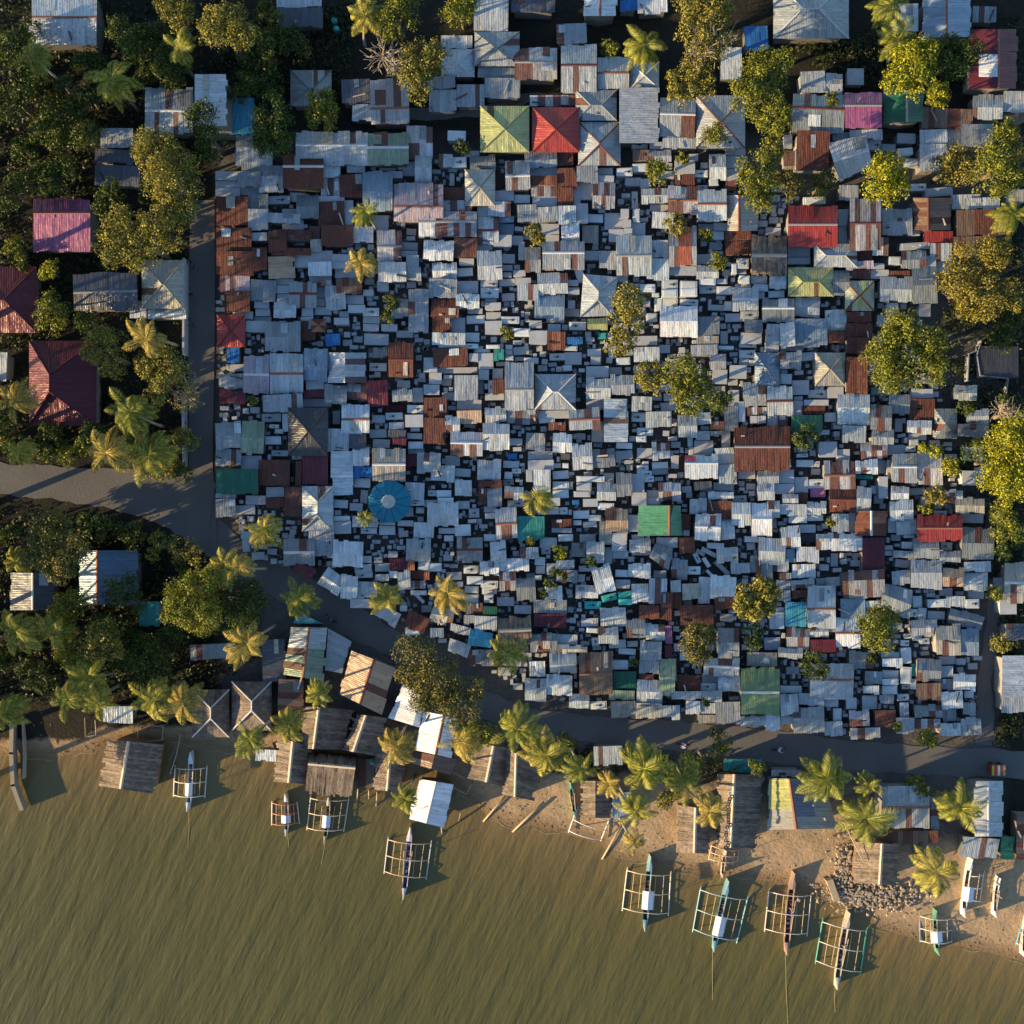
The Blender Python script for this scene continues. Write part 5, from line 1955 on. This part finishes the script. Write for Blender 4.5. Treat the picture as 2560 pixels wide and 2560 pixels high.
boat((1821, 2201), (1783, 2376), ((1753, 2217), (1732, 2331)), ((1871, 2241), (1842, 2359)), CY, (.34, .52, .58), (.40, .56, .60), ((1799, 2317), 27, 48, (.76, .74, .76)), 'outrigger boat with light blue floats, blue beams and grey canopy', rope=(1782, 2500), z=.02)
boat((1985, 2181), (1965, 2384), ((1924, 2222), (1912, 2330)), ((2029, 2231), (2018, 2341)), (.32, .22, .17), (.66, .56, .50), (.70, .62, .58), None, 'red-brown hulled outrigger boat between the blue one and the green one', rope=(1970, 2560), inner=(.14, .06, .05), z=.02)
boat((2123, 2281), (2090, 2470), ((2058, 2297), (2039, 2410)), ((2169, 2319), (2151, 2438)), (.48, .42, .34), (.12, .42, .30), (.62, .62, .58), None, 'outrigger boat with green floats, lowest in the photo', rope=(2088, 2530), inner=(.05, .12, .09), z=.02)
boat((2339, 2274), (2344, 2385), ((2301, 2286), (2301, 2357)), ((2380, 2292), (2380, 2358)), (.12, .27, .20), (.14, .28, .42), (.66, .64, .62), ((2343, 2344), 28, 26, (.80, .78, .78)), 'small outrigger boat with blue floats, half on the sand', z=.10)
boat((2429, 2146), (2408, 2290), None, ((2461, 2178), (2450, 2258)), (.62, .64, .64), (.70, .66, .62), WH, ((2422, 2237), 27, 36, (.72, .73, .78)), 'white outrigger boat pulled up on the sand, one float only', z=.55, beams=3)
boat((2499, 2194), (2486, 2290), None, None, (.66, .64, .60), WH, WH, None, 'slim white and blue canoe on the sand, without floats', beams=0, inner=(.05, .10, .35), z=.55)
boat((1426, 1955), (1437, 2040), ((1445, 2016), (1421, 2082)), ((1524, 2048), (1502, 2103)), (.08, .36, .30), (.66, .68, .70), (.68, .66, .62), None, 'green outrigger boat beached among the palms, frame towards the water', z=.35, batten=False)
boat((1815, 2126), (1805, 2192), ((1780, 2112), (1772, 2150)), ((1848, 2124), (1843, 2156)), (.50, .44, .38), NAT, NAT, None, 'short outrigger boat below the longest thatched roof', z=.35, rope=(1800, 2205))
boat((2570, 2290), (2558, 2390), ((2560, 2297), (2541, 2363)), None, (.5, .5, .52), (.12, .36, .55), WH, None, 'boat cut by the right edge, with one blue float showing', z=.3)

# ------------------------------------------------------------------ shore and street details
def pole(a, b, r, label, za=GZ + .15, zb=.05, col=(.50, .38, .24), name='wooden_pole'):
    o = MB().tube([P(*a, za), P((a[0] + b[0]) / 2, (a[1] + b[1]) / 2, (za + zb) / 2 + .05), P(*b, zb)], [r, r * .9, r * .7], 7).build(name, WOOD, None, True); o.color = (*col, 1)
    tag(o, label, 'pole'); return o
pole((1360, 2005), (1281, 2080), .16, 'thick pale driftwood trunk on the sand, right of the leftmost shore log')
pole((1264, 1990), (1208, 2054), .14, 'straight log lying from the sand into the water')
pole((1555, 2062), (1505, 2148), .14, 'log reaching the water between two beach palms')
pole((2112, 2062), (2160, 2158), .07, 'thin pole leaning across the thatched hut by the rocks', GZ + 2.2, GZ + 3.3)
for i, (x0, y0, x1, y1, l_) in enumerate(((895, 1972, 893, 1998, 'leftmost'), (922, 1975, 922, 2000, 'middle'), (943, 1980, 940, 2020, 'rightmost'))):
    pole((x0, y0), (x1, y1), .09, f'{l_} of three stilts below the thatched deck over the water', GZ + 1.0, -.3, name='stilt').__setitem__('group', 'stilts below the thatched deck')
pole((1105, 2085), (1103, 2060), .09, 'stilt at the foot of the white roof over the water', -.2, GZ + 1, name='stilt')
pole((1152, 2030), (1146, 2058), .06, 'thin stake standing in the water right of the white roof', GZ + .6, -.3, name='stake')
def wall(pts, h, t, label, col, name='boundary_wall'):
    b = MB()
    for (a, c) in zip(pts[:-1], pts[1:]):
        p, q = P(*a, GZ), P(*c, GZ); m_ = (p + q) / 2; d = q - p; b.box((m_.x, m_.y, GZ + h / 2 - .2), (d.length + t * .5, t, h + .4), math.atan2(d.y, d.x))
    o = b.build(name, CONC); o.color = (*col, 1); return tag(o, label, 'wall')
wall([(470, 655), (469, 890)], 1.8, .25, 'pale concrete wall along the left side of the upper lane', (.42, .42, .42))
wall([(466, 1000), (468, 1170)], 1.6, .22, 'lower stretch of wall along the left side of the lane', (.40, .40, .40))
wall([(36, 1800), (34, 1880), (38, 1960), (60, 2020)], .7, .5, 'weathered sea wall running into the water at the left', (.34, .29, .22), 'sea_wall')
wall([(58, 1790), (62, 1890), (60, 1945)], .3, .18, 'thin outer rail wall beside the left sea wall', (.4, .34, .27), 'sea_wall')
wall([(2072, 2200), (2088, 2245)], .6, .8, 'short broken concrete block by the rock heap', (.42, .33, .23), 'concrete_block')
wall([(2445, 855), (2434, 890), (2442, 942)], 1.0, .1, 'curved white wall of the roofless concrete building', (.26, .28, .30))
wall([(2409, 955), (2412, 888), (2432, 880)], 1.2, .12, 'low white frame left of the roofless concrete building', (.25, .27, .3))
wall([(2445, 942), (2512, 948), (2505, 1000)], 1.0, .1, 'white lower wall of the roofless concrete building', (.26, .26, .26))
rk = MB()
for _ in range(1100):
    a = rnd.random(); x, y = (rnd.gauss(2175, 55), rnd.gauss(2238, 18)) if a < .72 else (rnd.gauss(2112, 14), rnd.gauss(2165, 40))
    p = P(x, y, GZ); s = rnd.uniform(.12, .42); rk.box((p.x, p.y, GZ + rnd.uniform(0, .35)), (s, s * rnd.uniform(.5, 1), s * .7), rnd.uniform(0, 3), rnd.uniform(.5, .9))
o = tag(rk.build('rock_heap', CONC), 'heap of pale broken rocks around the thatched hut on the beach', 'rocks', kind='stuff'); o.color = (.42, .34, .25, 1)
dr = MB()
for _ in range(700):
    x = rnd.uniform(60, 2560); ys = float(np.interp(x / 20 - 64, SB[:, 0], SB[:, 1])); y = (64 - ys) * 20 - rnd.uniform(2, 210) * rnd.random()
    p = P(x, y, GZ * .9); s = rnd.uniform(.06, .3); zz = float(land_z(np.array(p.x), np.array(p.y), shore_dist(np.array(p.x), np.array(p.y)))); dr.box((p.x, p.y, zz + .03), (s, s * .4, .08), rnd.uniform(0, 3), .8)
o = tag(dr.build('beach_litter', CONC), 'sticks, stones and litter scattered over the sand', 'litter', kind='stuff'); o.color = (.26, .19, .13, 1)
# tyres on the longest thatched roof
ty = None
def torus(r0, r1, n=14, m_=7):
    v = []; f = []
    for i in range(n):
        a = 2 * math.pi * i / n
        for j in range(m_): b = 2 * math.pi * j / m_; v.append(((r0 + r1 * math.cos(b)) * math.cos(a), (r0 + r1 * math.cos(b)) * math.sin(a), r1 * math.sin(b)))
    for i in range(n):
        for j in range(m_): f.append([i * m_ + j, ((i + 1) % n) * m_ + j, ((i + 1) % n) * m_ + (j + 1) % m_, i * m_ + (j + 1) % m_])
    me = bpy.data.meshes.new('tyre'); me.from_pydata(v, [], f); me.materials.append(PLAIN); return me
TM = torus(.18, .075)
for i in range(22):
    t = i / 21; x = 1826 + rnd.uniform(-5, 5) - t * 8; y = 1985 + 135 * t
    o = link(bpy.data.objects.new('tyre', TM)); o.location = P(x, y, GZ + 2 + 3.15 * .97 + .1 - .15); o.rotation_euler = (rnd.uniform(-.1, .1), rnd.uniform(-.3, .3), 0); o.color = (.05, .05, .055, 1) if rnd.random() < .75 else (.35, .36, .36, 1)
    tag(o, 'old tyre weighing down the ridge of the longest thatched roof', 'tyre', 'tyres on the longest thatched roof')

def rack(pts, z, label, name='bamboo_rack'):
    c = P(sum(p[0] for p in pts) / len(pts), sum(p[1] for p in pts) / len(pts), GZ); root = empty(name, (c.x, c.y, 0)); off = -Vector((c.x, c.y, 0)); b = MB()
    for a, e in zip(pts[:-1], pts[1:]): b.tube([P(*a, z) + off, P(*e, z) + off], .06, 5)
    b.build('rail', WOOD, root).color = (.45, .36, .24, 1)
    for a in pts: p = P(*a, z) + off; MB().tube([(p.x, p.y, -.6), (p.x, p.y, z + .1)], .06, 5).build('post', WOOD, root).color = (.34, .27, .19, 1)
    tag(root, label, 'bamboo rack')
rack([(212, 1795), (214, 1842), (240, 1838), (238, 1800)], 1.5, 'small bamboo rack on the sand above the lone thatched hut')
rack([(346, 1815), (344, 1855), (405, 1850), (408, 1815), (346, 1815)], 1.6, 'bamboo frame right above the lone thatched hut corner')
rack([(452, 1835), (440, 1890), (425, 1935)], 1.3, 'bent bamboo railing left of the leftmost outrigger boat')
rack([(1120, 1925), (1160, 1945), (1185, 1920), (1150, 1905), (1120, 1925)], 1.5, 'bamboo frame on wet sand between white roof and thatched hut')
rack([(1125, 1965), (1165, 1985), (1180, 1960)], 1.3, 'low bamboo frame in shallow water right of the white roof')
rack([(2020, 1975), (2045, 2010)], 1.2, 'short bamboo rail on the sand below the yellow and grey roof')
# people on motorbikes: body grown from a jointed skeleton
def skin_body(name, joints, edges, radii, matl, col, parent):
    me = bpy.data.meshes.new(name); me.from_pydata(joints, edges, []); o = link(bpy.data.objects.new(name, me), parent)
    sk = o.modifiers.new('skin', 'SKIN')
    for v, r in zip(me.skin_vertices[0].data, radii): v.radius = (r, r)
    me.skin_vertices[0].data[0].use_root = True
    o.modifiers.new('sub', 'SUBSURF').levels = 1; o.modifiers['sub'].render_levels = 1; me.materials.append(matl); o.color = (*col, 1); return o
def rider(x, y, rz, shirt, label, blabel, moto=True):
    z0 = RZ + .02
    if moto:
        p = P(x, y, z0 + 1); root = empty('motorbike', (p.x, p.y, z0), rz)
        WM = torus(.24, .06)
        for sx in (-.62, .62): o = link(bpy.data.objects.new('wheel', WM), root); o.location = (sx, 0, .3); o.rotation_euler = (R_(90), 0, 0); o.color = (.03, .03, .03, 1)
        MB().box((0, 0, .55), (.8, .22, .28), 0, .7).build('body', PAINT, root).color = (.25, .04, .04, 1)
        MB().box((-.3, 0, .76), (.62, .24, .1), 0, .8).build('seat', PAINT, root).color = (.03, .03, .03, 1)
        MB().tube([(.42, -.34, .98), (.5, 0, 1.0), (.42, .34, .98)], .02, 5).tube([(.5, 0, 1.0), (.62, 0, .3)], .035, 5).build('handlebar', PAINT, root).color = (.3, .3, .3, 1)
        tag(root, blabel, 'motorbike'); things.append([root, x, y, 1, '', 'SET', 'motorbike'])
    p = P(x, y, z0 + 1); r2 = empty('person', (p.x, p.y, z0), rz)
    J = [(-.18, 0, .86), (-.12, 0, 1.1), (-.02, 0, 1.34), (.02, 0, 1.46), (-.02, .19, 1.34), (.14, .28, 1.1), (.38, .30, 1.0), (-.02, -.19, 1.34), (.14, -.28, 1.1), (.38, -.30, 1.0), (.05, 0, 1.58), (.06, 0, 1.68),
         (-.16, .11, .84), (.24, .2, .74), (.12, .2, .34), (.22, .2, .27), (-.16, -.11, .84), (.24, -.2, .74), (.12, -.2, .34), (.22, -.2, .27)]
    E = [(0, 1), (1, 2), (2, 3), (2, 4), (4, 5), (5, 6), (2, 7), (7, 8), (8, 9), (3, 10), (10, 11), (0, 12), (12, 13), (13, 14), (14, 15), (0, 16), (16, 17), (17, 18), (18, 19)]
    Rr = [.14, .14, .15, .065, .07, .05, .035, .07, .05, .035, .10, .09, .1, .08, .05, .04, .1, .08, .05, .04]
    skin_body('body', J, E, Rr, PLAIN, shirt, r2)
    MB().box((.04, 0, 1.68), (.2, .17, .14), 0, .75).build('hair', PLAIN, r2).color = (.03, .025, .02, 1)
    tag(r2, label, 'person'); things.append([r2, x, y, 1, '', 'SET', 'person'])
rider(1950, 1876, R_(5), (.55, .58, .62), 'person in a white shirt riding along the shore road', 'dark motorbike on the wide lower road above the blue-floated boats')
rider(1712, 1864, R_(178), (.45, .5, .6), 'person in a pale shirt riding at the palm shadow', 'motorbike beside the road edge palms, near the sunlit streaks')
rider(826, 1548, R_(140), (.12, .14, .2), 'person in dark clothes riding the shaded road bend', 'dark motorbike on the shaded road, above the green-grey roof')
# tricycle taxi
p = P(2493, 1924, RZ + 1); root = empty('tricycle_taxi', (p.x, p.y, RZ + .02), 0)
v = []; 
cab = MB(); cab.box((0, 0, .75), (1.7, 1.15, 1.1), 0, .92); cab.build('cab', PAINT, root).color = (.30, .05, .03, 1)
for i, cc in enumerate(((.65, .45, .08), (.55, .08, .04), (.7, .68, .6), (.5, .07, .05), (.6, .38, .10))):
    MB().box((-.68 + i * .34, 0, 1.37 + .04 * math.sin(i)), (.30, 1.25, .07)).build('roof_panel', PAINT, root).color = (*cc, 1)
for wx, wy in ((-.55, .66), (.55, .66), (0, -.75)): o = link(bpy.data.objects.new('wheel', TM), root); o.location = (wx, wy, .3); o.rotation_euler = (R_(90), 0, 0); o.color = (.03, .03, .03, 1)
tag(root, 'red and yellow roofed tricycle taxi on the road at the right', 'tricycle'); things.append([root, 2493, 1924, 2, '', 'SET', 'tricycle'])
# fishing net frame by the boats in the grove, water tanks on roofs
def tank(x, y, z, col, label):
    p = P(x, y, z); root = empty('water_tank', (p.x, p.y, z)); MB().tube([(0, 0, 0), (0, 0, .1), (0, 0, .9), (0, 0, 1.05)], [.32, .38, .38, .2], 12).build('drum', PAINT, root, True).color = (*col, 1)
    MB().tube([(0, 0, 1.04), (0, 0, 1.12)], .14, 8).build('lid', PAINT, root).color = (col[0] * .6, col[1] * .6, col[2] * .6, 1); tag(root, label, 'water tank')
tank(933, 1900, GZ, (.10, .45, .32), 'mint green drum on the dark thatched deck')
tank(652, 1795, GZ, (.25, .55, .35), 'pale green drum right of the white-ridged thatched huts')
tank(838, 58, GZ, (.05, .40, .33), 'upper of two sea green drums in the dark yard at the top')
tank(843, 80, GZ, (.05, .42, .36), 'lower of two sea green drums in the dark yard at the top')
tank(2025, 2008, GZ + 2.3, (.7, .7, .68), 'white round dish lying on the yellow and grey roof')

# ------------------------------------------------------------------ labels that single each thing out
ORD = ['nearest', 'second nearest', 'third nearest', 'fourth nearest', 'fifth nearest', 'sixth nearest', 'seventh nearest', 'eighth nearest', 'ninth nearest', 'tenth nearest', 'eleventh nearest', 'twelfth nearest']
marks = []
for t in things:
    if t[5] == 'SET' or not t[5]: continue
    ref = t[5].split(',')[0].strip()
    marks.append((t[1], t[2], ref)); t[0]['label'] = t[5].replace(',', '') if ',' in t[5] else t[5]
    if len(t[0]['label'].split()) < 4: t[0]['label'] = ref + ' in full view'
    t[0]['category'] = t[6]
refc = {}
for m_ in marks: refc[m_[2]] = refc.get(m_[2], 0) + 1
marks = [m_ for m_ in marks if refc[m_[2]] == 1 and len(m_[2].split()) <= 8]
seen = {}; pend = []
for t in things:
    if t[5]: continue
    d, m_ = min((math.hypot(t[1] - a, t[2] - b), (a, b, r)) for a, b, r in marks)
    dx, dy = t[1] - m_[0], t[2] - m_[1]
    side = ('right of' if dx > 0 else 'left of') if abs(dx) > abs(dy) else ('below' if dy > 0 else 'above')
    pend.append((d, t, side, m_[2]))
pend.sort(key=lambda a: a[0])
for d, t, side, ref in pend:
    k = (t[4], side, ref); i = seen.get(k, 0); seen[k] = i + 1
    
    art = '' if ref.split()[0] == 'the' else 'the '
    o_ = ORD[min(i, 11)]
    lab = f"{t[4]}, {o_} {side} {art}{ref}"
    ws = lab.split()
    if len(ws) > 16: lab = f"{t[4]} {o_} {side} {ref}"
    ws = lab.split()
    if len(ws) > 16: lab = ' '.join(t[4].replace(' roof', '').split() + [o_] + side.split() + ref.split())
    t[0]['label'] = lab; t[0]['category'] = t[6]
    if 'group' not in t[0]:
        g = {'shack': 'gabled shacks packed over the cemetery', 'lean to': 'low sloped lean-to roofs of the cemetery', 'shelter': 'small flat shelters over the graves', 'house': 'larger roofs of the village', 'hut': 'thatched huts along the shore', 'palm': 'coconut palms', 'tree': 'broadleaf trees between the roofs', 'bush': 'small bushes between the roofs'}.get(t[6])
        if g: t[0]['group'] = g
print('things', len(things), 'tombs', ntomb)
